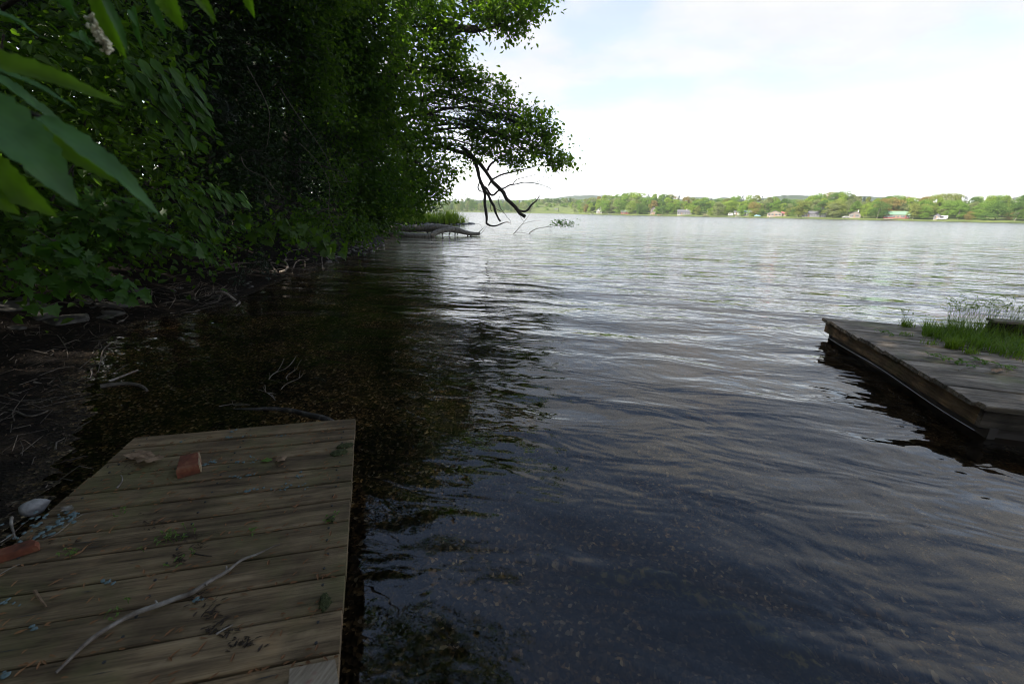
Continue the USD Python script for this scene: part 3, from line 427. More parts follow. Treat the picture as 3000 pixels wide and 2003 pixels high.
obj('rail', bx(-2.42, 2.42, -.05, .05, 1.6, 1.7), 'w_tan', t, local=True); obj('pole', bx(.5, .62, .3, .42, .7, 5), 'trim', t, local=True)
p, rz = place(1629, 40); t = thing('shed', 'tiny white shed on the bright meadow of the far shore', 'shed', p, rz=rz); v, f = gable(5, 4, 2.4, 1.2, True); obj('wall', (v, f), 'w_white', t, local=True); obj('roof', roofmesh(5, 4, 2.4, 1.2, True), 'r_grey', t, local=True); door(t, 0, z=.0)
p, rz = place(2160, 22); t = thing('shed', 'low white shed behind the caravan under dark trees', 'shed', p, rz=rz); v, f = gable(6, 4, 2.3, 1.0, True); obj('wall', (v, f), 'w_white', t, local=True); obj('roof', roofmesh(6, 4, 2.3, 1.0, True), 'r_grey', t, local=True); door(t, -1, z=.0)
LM += [(1250, 'the far left shore'), (1420, 'the hanging limbs'), (1640, 'the bright meadow'), (2138, 'the white caravan'), (2850, 'the far right grove'), (2960, 'the right edge')]

# far trees: prototypes as class prims, then one Xform per tree
protos = stage.CreateClassPrim('/World/far_tree_kinds')
def crown_round(r, n, spread=(1, 1, 1), lobes=9, low=.25):
    """Leaf clumps of a crown of unit height (trunk foot at 0): clumps on lobes, uneven outline."""
    C, D, N, L = [], [], [], []
    for k in range(lobes):
        a = r.random() * 6.28; z = low + (1 - low) * (k + .5) / lobes; rr = .36 * math.sin(math.pi * min(1, (z - low * .6) / (1.06 - low * .6))) ** .7 * (.45 + .75 * r.random())
        c = V(math.cos(a) * rr * .75 * spread[0], math.sin(a) * rr * .75 * spread[1], z * .93); R = (.10 + .09 * r.random())
        m = n // lobes; p = unit(r.normal(size=(m, 3))); p[:, 2] = np.where(p[:, 2] < -.35, -p[:, 2], p[:, 2]); C.append(c + p * R * (.7 + .35 * r.random((m, 1))) * V(*spread) * V(1, 1, .8)); D.append(unit(p * V(1, 1, .3) + r.normal(size=(m, 3)) * .6 - V(0, 0, .2))); N.append(unit(p + r.normal(size=(m, 3)) * .45 + V(0, 0, .5)))
    C, D, N = np.vstack(C), np.vstack(D), np.vstack(N); return leaf_batch(C, D, N, .045 * (.7 + .7 * r.random(len(C))), .036, tris=2)
def crown_pine(r, n, sparse=1.0):
    C, D, N = [], [], []
    for k in range(14):
        z = .18 + .8 * k / 13; R = .17 * (1.05 - z) ** .8 * (.7 + .6 * r.random()) + .012
        for q in range(max(4, int(9 * sparse))):
            a = r.random() * 6.28; m = max(3, n // 130); u = r.random(m) ** .6; d = V(math.cos(a), math.sin(a), -.12); C.append(V(0, 0, z) + d * R * u[:, None] + r.normal(size=(m, 3)) * .008); D.append(unit(d + r.normal(size=(m, 3)) * .5)); N.append(unit(V(0, 0, 1) + r.normal(size=(m, 3)) * .3))
    C, D, N = np.vstack(C), np.vstack(D), np.vstack(N); return leaf_batch(C, D, N, .035, .018, tris=2)
def far_trunk(r, dead=False):
    m = MB(); m.add(*tube(gnarl([(0, 0, -.06), (0, 0, .2), (.01, 0, .5), (0, .01, .88)], .01, int(r.random() * 99), 3), [.016, .013, .009, .003], 6))
    for k in range(5): a = r.random() * 6.28; z = .25 + .1 * k; m.add(*tube([(0, 0, z), (math.cos(a) * .1, math.sin(a) * .1, z + .09), (math.cos(a) * .17, math.sin(a) * .17, z + .2)], [.007, .005, .002], 4))
    return m.mesh()
KINDS = {}
SHAPES = {'round': ((1, 1, 1), 17, .16), 'broad': ((1.4, 1.4, .95), 22, .12), 'tall': ((.72, .72, 1.05), 15, .14), 'low': ((1.7, 1.7, 1.0), 14, .03)}
for s, (sp, lo, low) in SHAPES.items():
    for ti, tone in enumerate(FAR_TONES):
        for var in range(2):
            r = np.random.default_rng(hash_ := 1000 + list(SHAPES).index(s) * 50 + ti * 5 + var); base = f'/World/far_tree_kinds/{s}_{tone_mat(tone)}_{"ab"[var]}'; stage.CreateClassPrim(base)
            usdkit.mesh(stage, base + '/crown', crown_round(r, 2400, sp, lo, low), M[tone_mat(tone)]); usdkit.mesh(stage, base + '/trunk', far_trunk(r), M['bark_pale' if var else 'bark']); KINDS[s, tone, var] = base
for var in range(3):
    r = np.random.default_rng(77 + var); base = f'/World/far_tree_kinds/conifer_{"abc"[var]}'; stage.CreateClassPrim(base); usdkit.mesh(stage, base + '/crown', crown_pine(r, 1200 if var < 2 else 420, 1 if var < 2 else .5), M['far_conifer'] if var < 2 else M[tone_mat('pale grey-green')]); usdkit.mesh(stage, base + '/trunk', far_trunk(r), M['bark']); KINDS['conifer', var] = base
used = {}
ORD = ['nearest', 'second', 'third', 'fourth', 'fifth', 'sixth', 'seventh', 'eighth', 'ninth', 'tenth', 'eleventh', 'twelfth', 'thirteenth', 'fourteenth', 'fifteenth']
FAR = []
def far_tree(px, dy, h, kind, tone, row, lean=0.0):
    FAR.append((px, dy, h, kind, tone, row, lean))
def finish_far():
    rr = np.random.default_rng(5); todo = []
    for f in FAR:
        k = min(LM, key=lambda l: abs(l[0] - f[0])); side = 'left of' if f[0] < k[0] else 'right of'; todo.append((f, k, side))
    todo.sort(key=lambda t: (t[1][0], abs(t[0][0] - t[1][0])))
    for (px, dy, h, kind, tone, row, lean), k, side in todo:
        look_ = 'dark conifer' if kind == 'conifer' and tone != 'sparse' else 'sparse tall pine' if kind == 'conifer' else f'{tone} {dict(round="rounded", broad="broad", tall="tall narrow", low="low bushy")[kind]} tree'
        key = (look_, k[1], side, row); c = used.get(key, 0); used[key] = c + 1
        where = {'front': 'at the waterside', 'mid': 'mid-slope', 'back': 'on the skyline'}[row]
        base = KINDS['conifer', 2 if tone == 'sparse' else int(rr.integers(2))] if kind == 'conifer' else KINDS[kind, tone, int(rr.integers(2))]
        p, rz = place(px, dy); t = UsdGeom.Xform.Define(stage, path('pine_tree' if kind == 'conifer' else 'low_bush' if kind == 'low' else 'broadleaf_tree'))
        t.AddTranslateOp().Set(Gf.Vec3d(*map(float, p))); t.AddRotateXYZOp().Set(Gf.Vec3f(0, float(lean), float(rr.random() * 360))); t.AddScaleOp().Set(Gf.Vec3f(h * float(rr.uniform(.9, 1.15)), h * float(rr.uniform(.9, 1.15)), h))
        t.GetPrim().GetReferences().AddInternalReference(base); t.GetPrim().SetInstanceable(True)
        tag(t, f'{look_} {where}, {ORD[min(c, 14)]} {side} {k[1]}', 'tree' if kind != 'low' else 'bush', 'trees along the far shore')
TOP = np.array([(1200, 590), (1245, 588), (1300, 589), (1350, 583), (1372, 581), (1400, 585), (1450, 588), (1500, 588), (1525, 586), (1560, 588), (1590, 595), (1650, 597), (1680, 590), (1700, 585), (1740, 578), (1770, 573), (1800, 571), (1825, 566), (1850, 567), (1880, 564), (1920, 571), (1960, 569), (2000, 575), (2040, 584), (2065, 578), (2090, 582), (2130, 580), (2160, 574), (2200, 573), (2225, 575), (2245, 578), (2300, 583), (2340, 585), (2380, 573), (2400, 566), (2440, 562), (2465, 567), (2500, 574), (2560, 581), (2590, 573), (2640, 577), (2680, 580), (2720, 571), (2745, 567), (2765, 566), (2790, 569), (2815, 575), (2840, 576), (2870, 573), (2900, 573), (2930, 574), (2960, 577), (2985, 573), (3010, 566), (3080, 560)], float)
def topz(px, dy): b = far(px, shoreY(px)); p = b + unit(b) * dy; return at(px, np.interp(px, TOP[:, 0], TOP[:, 1]), p[1])[2]
rt = np.random.default_rng(42); tones = list(FAR_TONES)
def pick_tone(px):
    if px < 1560: w = [.12, .25, .35, .1, .0, .18]
    elif px < 1850: w = [.2, .35, .1, .12, .02, .21]
    elif px < 2150: w = [.28, .42, .2, .08, .02, .0]
    elif px < 2500: w = [.22, .3, .15, .18, .05, .1]
    else: w = [.15, .27, .2, .2, .13, .05]
    return tones[rt.choice(6, p=np.array(w) / sum(w))]
px = 1222.0
while px < 3075:                                                       # skyline
    dy = rt.uniform(40, 62) if px > 1700 else rt.uniform(60, 110)
    h = max(6, topz(px, dy) - far_z(dy)) * rt.uniform(.97, 1.03)
    kd, tn = ('conifer', 'dark') if rt.random() < (.18 if px < 1600 else .05) else (rt.choice(['round', 'broad', 'tall'], p=[.5, .3, .2]), pick_tone(px))
    far_tree(px, dy, h, kd, tn, 'back'); px += .42 * h * PXF / (shoreY(px) + dy) * rt.uniform(.8, 1.25)
FREE = [(1745, 1767), (1818, 1846), (1903, 1921), (1985, 2026), (2055, 2080), (2130, 2170), (2176, 2200), (2246, 2304), (2346, 2400), (2480, 2528), (2600, 2668), (2730, 2770), (1560, 1682)]
px = 1228.0
while px < 3070:                                                       # middle of the slope
    dy = rt.uniform(24, 34) if px > 1700 else rt.uniform(34, 60)
    meadow = 1555 < px < 1688; f = rt.uniform(.62, .85) if not meadow else 0
    if f: h = max(5, topz(px, dy) - far_z(dy)) * f; far_tree(px, dy, h, rt.choice(['round', 'broad', 'tall'], p=[.5, .35, .15]), pick_tone(px), 'mid'); px += .44 * h * PXF / (shoreY(px) + dy) * rt.uniform(.85, 1.25)
    else: far_tree(px, 110 + rt.uniform(0, 30), rt.uniform(11, 16), rt.choice(['round', 'tall']), pick_tone(1500), 'mid'); px += 9
px = 1232.0
while px < 3070:                                                       # waterside
    hit = next((b for a, b in FREE if a - 1 < px < b), None)
    if hit: px = hit + 2; continue
    dy = rt.uniform(5, 14); h = rt.uniform(.42, .68) * max(5, topz(px, dy)); h = h if px < 2790 else h * 1.25
    kd = rt.choice(['low', 'round', 'broad'], p=[.35, .4, .25]); h = h * .6 if kd == 'low' else h
    far_tree(px, dy, h, kd, pick_tone(px), 'front', lean=rt.uniform(-6, 6)); px += (.62 if kd != 'low' else .9) * h * PXF / (shoreY(px) + dy) * rt.uniform(.8, 1.5)
for px, dy, tp, kd, tn in ((2262, 48, 565, 'conifer', 'sparse'), (2032, 50, 573, 'conifer', 'sparse'), (1372, 70, 580, 'tall', 'deep green'), (1837, 48, 565, 'broad', 'deep green'), (2450, 50, 561, 'broad', 'deep green'), (2130, 52, 570, 'conifer', 'sparse'), (3000, 40, 563, 'broad', 'deep green'), (2610, 22, 580, 'broad', 'russet-tinged'), (2580, 24, 582, 'round', 'russet-tinged'), (2205, 8, 592, 'broad', 'russet-tinged'), (1912, 26, 588, 'round', 'russet-tinged'), (2100, 7, 592, 'broad', 'pale grey-green'), (2042, 6, 603, 'round', 'olive'), (1870, 6, 596, 'broad', 'deep green'), (2570, 6, 590, 'broad', 'deep green'), (2440, 8, 586, 'broad', 'olive'), (2340, 8, 590, 'round', 'olive'), (2675, 7, 598, 'round', 'olive'), (2705, 9, 598, 'broad', 'olive'), (1636, 14, 608, 'conifer', 'dark'), (1600, 30, 605, 'low', 'fresh green')):
    b = far(px, shoreY(px)); q = b + unit(b) * dy; far_tree(px, dy, at(px, tp, q[1])[2] - far_z(dy), kd, tn, 'front' if dy < 15 else 'mid' if dy < 35 else 'back')
finish_far()

# ------------------------------------------------------------------ near dock and what lies on it
DZ = .28
A0, B0 = on(400, 1280, DZ), on(1042, 1225, DZ); eR, eL = unit(V(.3233, -.9463, 0)), unit(V(.262, -.965, 0))
dock = thing('dock', 'weathered plank dock in the foreground with a brick and a bleached stick on it', 'dock', (B0 + A0) / 2 * V(1, 1, 0))
DOCK_L = [0, .132, .266, .404, .546, .690, .836, .984, 1.134, 1.284, 1.436, 1.590, 1.742, 1.892, 2.04, 2.19, 2.34, 2.49, 2.64, 2.79]
r_ = np.random.default_rng(3)
for k in range(len(DOCK_L) - 1):
    s0, s1 = DOCK_L[k] + .003, DOCK_L[k + 1] - .003; j0, j1 = r_.uniform(-.004, .004, 2); z = r_.uniform(-.003, .003)
    a, b = A0 + eL * s0, B0 + eR * s0; d = unit(b - a); a2, b2 = A0 + eL * s1, B0 + eR * s1
    wL, wR = np.linalg.norm(np.cross(a2 - a, d)), np.linalg.norm(np.cross(b2 - b, d))
    obj('plank', board(a + d * j0 + V(0, 0, z), b + d * j1 + V(0, 0, z + r_.uniform(-.002, .002)), wL, wR, .036, .004, 4, .0022, k + 5, lo=(a2 + d * j0 + V(0, 0, z), b2 + d * j1 + V(0, 0, z))), 'deck_wood', dock)
dd = unit(B0 - A0)
for s_, e_, o in ((B0 - dd * .07, eR, 0), (A0 + dd * .07, eL, 0), ((A0 + B0) / 2, unit(eR + eL), 0)):
    p0, p1 = s_ + e_ * .02 - V(0, 0, .039), s_ + e_ * 2.78 - V(0, 0, .039); obj('joist', board(p0 - dd * .02, p1 - dd * .02, .04, .04, .14, .002, 2, 0, 3), 'beam_wood', dock)
for s_, e_ in ((B0 - dd * .14, eR), (A0 + dd * .14, eL)):
    for u in (.12, 1.6): q = s_ + e_ * u; obj('post', tube([q - V(0, 0, .9), q - V(0, 0, .045)], .045, 8), 'beam_wood', dock)
def plank_pt(u, s): return A0 + eL * s + (B0 + eR * s - A0 - eL * s) * u
ck = MB()
for k in range(46):
    u, s = r_.random() * .9 + .03, DOCK_L[r_.integers(0, 17)] + r_.uniform(.03, .115); L = r_.uniform(.02, .09); p = plank_pt(u, s) + V(0, 0, .0035); e = plank_pt(min(.985, u + L), s + r_.normal() * .004) + V(0, 0, .0035); n3 = unit(np.cross(e - p, [0, 0, 1])) * r_.uniform(.0008, .0022); md_ = (p + e) / 2; ck.add(np.array([p, md_ + n3, e, md_ - n3]), [[0, 1, 2], [0, 2, 3]])
obj('splits', ck.mesh(), 'tyre', dock, kind='stuff')
nl = MB()
for k in range(len(DOCK_L) - 1):                                       # two screw heads over each joist
    for u in (.06, .5, .945):
        for f in (.25, .75):
            q = plank_pt(u + r_.uniform(-.006, .006), DOCK_L[k] + .145 * f); c = trimesh.creation.cylinder(radius=.005, height=.004, sections=7); nl.add(np.array(c.vertices) + q + V(0, 0, .002), np.array(c.faces))
obj('screws', nl.mesh(), 'tyre', dock, kind='stuff')
def on_dock(px, py, lift=0.0): return on(px, py, DZ + .003 + lift)
# half brick: a chipped block with a beveled top edge, mortar on its right side
def brick(name, label, pts, h, tilt=0.0):
    P = [on_dock(*p) for p in pts]; z0 = P[0][2]; c = np.mean(P, 0); t = thing(name, label, 'brick', c)
    n = len(P); ins = [p + unit(c - p) * .006 for p in P]; rr_ = np.random.default_rng(n)
    v = np.array([p for p in P] + [p + V(0, 0, h - .006 + tilt * k / n) for k, p in enumerate(P)] + [p + V(0, 0, h + tilt * k / n) for k, p in enumerate(ins)]); v += rr_.normal(size=v.shape) * .0012
    f = []
    for k in range(n):
        a, b = k, (k + 1) % n
        for l in (0, 1): f += [[a + l * n, b + l * n, b + l * n + n], [a + l * n, b + l * n + n, a + l * n + n]]
    f += [[2 * n, 2 * n + i, 2 * n + i + 1] for i in range(1, n - 1)]; f = np.array(f)
    area = sum(np.cross(P[k] - c, P[(k + 1) % n] - c)[2] for k in range(n)); f = f if area > 0 else f[:, ::-1]
    obj('body', (v, f), 'brick', t); return t, P, h
t, P, h = brick('brick_half', 'broken half of a red brick with a pale mortar edge on the dock', [(522, 1402), (588, 1384), (592, 1360), (586, 1347), (534, 1357)], .052)
e0, e1 = P[1] + V(0, 0, .004), P[3] + V(0, 0, .004); dn = unit(np.cross(e1 - e0, [0, 0, 1])) * .006; dn = dn if dn[0] > 0 else -dn
vv = np.array([e0, e1, e1 + V(0, 0, .046), e0 + V(0, 0, .046)]); obj('mortar_edge', (np.vstack([vv, vv + dn]), np.array([[0, 1, 2], [0, 2, 3], [4, 6, 5], [4, 7, 6], [0, 5, 1], [0, 4, 5], [3, 2, 6], [3, 6, 7], [1, 5, 6], [1, 6, 2], [0, 3, 7], [0, 7, 4]])), 'mortar', t)
brick('brick', 'red brick lying flat at the left edge of the dock beside blue-grey chips', [(-60, 1668), (115, 1612), (119, 1599), (104, 1594), (-70, 1648)], .030)
# the bleached stick
sp = [(165, 1972), (230, 1910), (300, 1845), (380, 1790), (455, 1760), (520, 1732), (560, 1708), (640, 1672), (700, 1640), (750, 1618), (785, 1610)]
sp = [(162, 1975), (215, 1925), (270, 1875), (330, 1835), (395, 1800), (470, 1772), (520, 1752), (560, 1738), (610, 1708), (660, 1680), (705, 1645), (745, 1630), (790, 1608), (823, 1594)]
q = spline([on_dock(*p, lift=.012) for p in sp], 44); q = gnarl(q, .006, 4, 9); q[:, 2] = DZ + .017 + .006 * meshkit.noise(q * 6, 2)
st = thing('driftwood_stick', 'long bleached stick lying slantwise across the dock planks', 'stick', q[0]); rad_ = np.interp(np.linspace(0, 1, 44), [0, .1, .45, .6, .8, 1], [.0045, .0065, .008, .007, .005, .0016]) * (1 + .25 * (meshkit.noise(q * 30, 6) - .5))
obj('stem', tube(q, rad_, 8), 'driftwood', st, smooth=True)
for k, o in ((17, V(-.018, .012, .008)), (26, V(.016, -.012, .007)), (30, V(-.012, .02, .007))): obj('stub', tube([q[k], q[k] + o * .6, q[k] + o], [.004, .0035, .002], 6), 'driftwood', st)
# pale board with a rust stain in the bottom corner
c4 = [on_dock(*p, lift=.004) for p in ((852, 1972), (984, 1944), (1010, 2120), (840, 2120))]
t = thing('pale_board', 'short pale weathered board with a reddish stain at the near dock corner', 'board', np.mean(c4, 0)); n0 = MB(); top = [p + V(0, 0, .022) for p in c4]; n0.add(np.array(c4 + top), [[4, 7, 6, 5], [0, 1, 5, 4], [1, 2, 6, 5], [2, 3, 7, 6], [3, 0, 4, 7]]); v, f = n0.mesh(); obj('wood', (v, f[:, ::-1]), 'pale_board', t)
# crumpled dead leaf
def crumpled(name, label, cat, pts, amp, mat, seed, n=9):
    C = [on_dock(*p) for p in pts]; u, w = np.meshgrid(np.linspace(0, 1, n), np.linspace(0, 1, n), indexing='ij'); P = C[0] * ((1-u)*(1-w))[..., None] + C[1] * (u*(1-w))[..., None] + C[2] * (u*w)[..., None] + C[3] * ((1-u)*w)[..., None]
    P[..., 2] += .004 + amp * meshkit.fbm(np.stack([u * 3, w * 3, 0 * u + seed], -1), 3, seed) + amp * .5 * np.abs(np.sin(w * 9)); P[..., :2] += .02 * (meshkit.noise(np.stack([u * 4, w * 4, 0 * u + 5], -1), seed)[..., None] - .5)
    i, j = np.meshgrid(np.arange(n - 1), np.arange(n - 1), indexing='ij'); Q = np.stack([i*n+j, (i+1)*n+j, (i+1)*n+j+1, i*n+j+1], -1).reshape(-1, 4); Q = Q[[k for k in range(len(Q)) if not (k in (0, n-2, len(Q)-1, len(Q)-n+1))]]
    return tag(obj(name, (P.reshape(-1, 3), np.vstack([Q[:, [0, 1, 2]], Q[:, [0, 2, 3]]])), mat), label, cat)
crumpled('dead_leaf', 'large crumpled brown dead leaf on the dock left of the half brick', 'leaf', [(358, 1345), (385, 1330), (497, 1345), (430, 1372)], .03, 'dead_leaf', 4)
crumpled('dead_leaf', 'small dark reddish curled leaf near the far right of the dock', 'leaf', [(805, 1350), (838, 1340), (845, 1352), (815, 1362)], .02, 'dead_leaf', 9, 6)
crumpled('yellow_leaf', 'small pale yellow-green leaf on the dock right of the half brick', 'leaf', [(768, 1350), (790, 1340), (800, 1350), (775, 1360)], .008, 'sprout', 12, 6)
crumpled('bark_flake', 'pale flake of bark at the dock left edge by the white rock', 'bark', [(176, 1492), (212, 1484), (220, 1497), (190, 1506)], .012, 'driftwood', 14, 6)
# moss cushions
for label, px, py, w in (('dark moss cushion on the outer right corner of the dock', 1010, 1306, .045), ('brown-green moss cushion just below the corner moss on the dock', 997, 1326, .05), ('flat moss tuft at the right dock edge near the bottom', 950, 1764, .035), ('small moss tuft on the plank left of the right dock edge', 970, 1522, .02)):
    c = on_dock(px, py); v, f = rock(c, (w, w * .7, .016), px, .9, 3); v += (meshkit.noise(v * 160, px)[:, None] - .5) * .008; tag(obj('moss_cushion', (v, f), 'moss', smooth=False), label, 'moss')
# seedlings on the planks
def seedling(label, px, py, n=12, h=.035, seed=0, on_=on_dock, cat='seedling', mat='sprout', s=.013):
    c = on_(px, py); r = np.random.default_rng(seed + px); t = thing('seedling', label, cat, c); m = MB(); C = []
    for k in range(n):
        b = c + V(*(r.normal(size=2) * h * .9), 0); e = b + V(*(r.normal(size=2) * .012), h * r.uniform(.4, 1)); m.add(*tube([b, e], [.0012, .0008], 3)); C += [e] * 3
    obj('stem', m.mesh(), mat, t); C = np.array(C); D = unit(r.normal(size=(len(C), 3)) * V(1, 1, .3)); obj('leaves', leaf_batch(C, D, unit(V(0, 0, 1) + r.normal(size=(len(C), 3)) * .3), s, s * .55), mat, t, kind='stuff')
seedling('bright green seedlings in the plank gap at the middle of the dock', 520, 1578, 14, .03); seedling('pair of green sprouts just left of the middle seedlings', 482, 1582, 6, .03); seedling('tiny green sprouts on the plank gap near the right dock edge', 972, 1518, 6, .02); seedling('small green seedling below the middle debris heap', 508, 1650, 6, .02)
seedling('tiny sprout on the seam above the bleached stick', 735, 1552, 4, .016); seedling('low green sprouts by the flat brick at the left', 215, 1622, 8, .018); seedling('green leaflets by the left bottom end of the stick', 340, 1790, 5, .02); seedling('small yellowish sprout near the pale bark flake', 352, 1506, 5, .018)
# litter: needles, seed husks, blue-grey chips of flaked paint
def flat_bits(name, n, region, L, W, mat, parent=None, seed=1, lift=.003, z=DZ, kind='stuff', clumps=None, label=None, cat=None):
    r = np.random.default_rng(seed); P = []
    while len(P) < n:
        if clumps: cx, cy, sx, sy = clumps[r.integers(len(clumps))]; x, y = r.normal(cx, sx), r.normal(cy, sy); p = on(x, y, z)
        else: u, s = r.random(), r.random() * 2.7; p = plank_pt(u, s) if r.random() < .55 else plank_pt(u, DOCK_L[r.integers(1, 18)] + r.normal() * .012)
        # keep to the dock
        s = -(p - B0) @ np.cross(dd, [0, 0, 1]) * -1; q = p - B0; s = q @ unit(np.cross(dd, V(0, 0, 1))); u = q @ dd
        if s < .01 or s > 2.75 or u > .3 * s * .0 + s * .115 - .015 or u < -1.27 + s * .05: continue
        P.append(p)
    P = np.array(P); N = len(P); a = r.normal(0, .7, N) + .6; D = np.stack([np.cos(a), np.sin(a), r.normal(0, .05, N)], 1); Ls = L * r.uniform(.5, 1.3, N)
    return obj(name, leaf_batch(P + V(0, 0, 1) * (lift + r.random((N, 1)) * .004), D, unit(V(0, 0, 1) + r.normal(size=(N, 3)) * .15), Ls, W * r.uniform(.6, 1.3, N), .25, -.05), mat, parent, kind=kind, label=label, cat=cat)
flat_bits('leaf_litter', 1050, None, .028, .0085, 'litter_leaf', seed=2, label='scattered orange-brown needles and seed husks over the dock planks', cat='leaf litter')
flat_bits('debris_heap', 240, None, .022, .007, 'ground_litter', seed=5, clumps=[(560, 1590, 26, 18), (520, 1640, 10, 10), (570, 1760, 22, 12), (640, 1850, 30, 15), (620, 1810, 20, 20), (440, 1535, 18, 14), (385, 1365, 30, 15), (120, 1560, 50, 30), (700, 1890, 30, 10)], label='dark heaps of bark and leaf crumbs in the middle of the dock', cat='debris')
def chips(name, n, clumps, size, seed, label):
    r = np.random.default_rng(seed); m = MB()
    for k in range(n):
        cx, cy, sx, sy = clumps[k % len(clumps)]; p = on(r.normal(cx, sx), r.normal(cy, sy), DZ + .006); v, f = rock(p, V(size, size * .7, size * .35) * r.uniform(.4, 1.2), 300 + k, 1, 1); m.add(v, f)
    tag(obj(name, m.mesh(), 'paint_chip'), label, 'paint chips', kind='stuff')
chips('paint_chips', 60, [(200, 1500, 25, 8), (130, 1520, 25, 20), (160, 1540, 30, 18), (100, 1570, 35, 18), (190, 1530, 30, 14)], .011, 1, 'heap of blue-grey paint flakes at the left edge of the dock')
chips('paint_chips', 34, [(600, 1360, 6, 3), (632, 1352, 9, 4), (742, 1346, 9, 7), (697, 1353, 14, 2)], .008, 2, 'blue-grey paint flakes right of the half brick on the dock')
chips('paint_chips', 44, [(705, 1395, 20, 3), (875, 1394, 8, 6), (865, 1417, 14, 6), (800, 1432, 28, 2), (725, 1440, 12, 2)], .008, 3, 'line of blue-grey paint flakes along the fifth plank seam')
chips('paint_chips', 22, [(680, 1264, 5, 3), (665, 1281, 6, 2), (720, 1278, 14, 3), (530, 1292, 8, 2), (820, 1275, 12, 2)], .008, 4, 'blue-grey paint flakes on the outermost two dock planks')
chips('paint_chips', 24, [(40, 1765, 20, 8), (100, 1836, 14, 4), (20, 1975, 8, 6), (580, 1753, 8, 4), (325, 1700, 12, 3)], .010, 5, 'few blue-grey paint flakes on the near left planks')
def twig(label, pts, r0, lift=.008, mat='twig', name='twig', cat='twig', z=DZ, subs=(), amp=.004, parent=None):
    q = gnarl(spline([on(a, b, z) + V(0, 0, lift) for a, b in pts], 10), amp, int(pts[0][0]), 12); t = thing(name, label, cat, q[0]) if label else None
    obj('stem', tube(q, np.linspace(r0, r0 * .4, len(q)) * .6, 6), mat, t)
    for s in subs: w = gnarl(spline([on(a, b, z) + V(0, 0, lift + k * .004) for k, (a, b) in enumerate(s)], 6), amp, int(s[0][0]), 12); obj('side_twig', tube(w, np.linspace(r0 * .6, r0 * .25, len(w)), 5), mat, t)
twig('thin straw stalk across the planks right of the pale bark flake', [(125, 1588), (180, 1560), (235, 1515), (300, 1497), (355, 1482)], .0028, mat='driftwood')
twig('short forked twig on the dock below the large dead leaf', [(345, 1433), (358, 1415), (355, 1395)], .007, mat='driftwood')
twig('dark curved twig right of the middle debris heap', [(562, 1622), (590, 1628), (622, 1631)], .006, mat='bark'); twig('thin twig lying below the bleached stick near the bottom', [(635, 1865), (660, 1850), (682, 1838)], .005, mat='driftwood')
twig('reddish brown bark strip on the near left planks', [(105, 1735), (120, 1755), (138, 1778)], .010, mat='dead_leaf', name='bark_strip', cat='bark'); twig('stubby grey twig upright by the left edge of the dock', [(35, 1520), (38, 1550), (48, 1582)], .010, mat='driftwood')
twig('pale straws over the left edge of the dock by the flat brick', [(-10, 1600), (30, 1575), (62, 1545), (85, 1528)], .003, mat='driftwood'); twig('pale straw at the left picture edge below the flat brick', [(0, 1690), (30, 1672), (62, 1658)], .0025, mat='driftwood')
v, f = rock(on(102, 1484, .25), (.05, .036, .04), 23, .9, 3); tag(obj('white_rock', (v, f), 'white_rock', smooth=40), 'pale white rock on the bank against the left side of the dock', 'rock')

# ------------------------------------------------------------------ right-hand dock
T0, C0 = on(2417, 930, DZ), on(2895, 1190, DZ); Fd = unit(C0 - T0); Pd = unit(V(.95, -.31, 0)); FL = float(np.linalg.norm(C0 - T0))
rd = thing('floating_dock', 'mossy old plank dock at the right with grass growing on it', 'dock', T0)
s, k = 0.0, 0
while s < FL - .03:
    w = r_.uniform(.135, .20); w = min(w, FL - s); w = w if FL - s - w > .08 else FL - s; a = T0 + Fd * (s + .005) - Pd * r_.uniform(.0, .035) + V(0, 0, r_.uniform(-.006, .006)); b = a + Pd * 5.4
    wn = (w - .010) * abs(np.cross(Fd, Pd)[2]); obj('plank', board(a, b, wn, wn, .04, .008, 6, .006, 60 + k), 'old_wood', rd); s += w; k += 1
zf = V(0, 0, -.043); obj('fascia', board(T0 + Pd * .030 + zf, C0 + Pd * .030 - Fd * .052 + zf, -.045, -.045, .155, .004, 6, .003, 7), 'fascia_wood', rd)
obj('lower_board', board(T0 + Pd * .09 + Fd * .03 + V(0, 0, -.19), C0 + Pd * .09 - Fd * .03 + V(0, 0, -.19), -.05, -.05, .3, .004, 4, .003, 8), 'dark_timber', rd)  # dark board added under the fascia, standing in for the shaded recess
obj('front_board', board(C0 - Fd * .05 + Pd * .028 + zf, C0 - Fd * .05 + Pd * 5 + zf, -.05, -.05, .155, .004, 4, .003, 9), 'beam_wood', rd); obj('front_board', board(C0 - Fd * .08 + Pd * .1 + V(0, 0, -.19), C0 - Fd * .08 + Pd * 5 + V(0, 0, -.19), -.05, -.05, .3, .004, 4, .003, 10), 'dark_timber', rd)  # the lower, darker one is likewise put in for the shaded recess
obj('back_board', board(T0 + Fd * .05 + Pd * .06 + zf, T0 + Fd * .05 + Pd * 5 + zf, .05, .05, .155, .004, 4, .003, 9), 'beam_wood', rd)
for q in (T0 + Pd * .12 + Fd * .08, C0 + Pd * .14 - Fd * .12): obj('corner_post', tube([q - V(0, 0, 1.1), q - V(0, 0, .05)], .04, 8), 'dark_timber', rd)
cp = [(2413, 966), (2450, 985), (2490, 1012), (2545, 1046), (2632, 1097), (2715, 1152), (2781, 1192), (2830, 1220), (2878, 1248)]
sd = np.linspace(0, 1, len(cp)); cq = np.array([T0 + (C0 - T0) * u - Pd * .02 + V(0, 0, -.205 - .012 * math.sin(u * 9)) for u in np.linspace(-.01, 1.0, 40)])
tag(obj('cord', tube(cq, .0025, 6), 'cord'), 'pale cord strung along the side of the right-hand dock', 'cord')
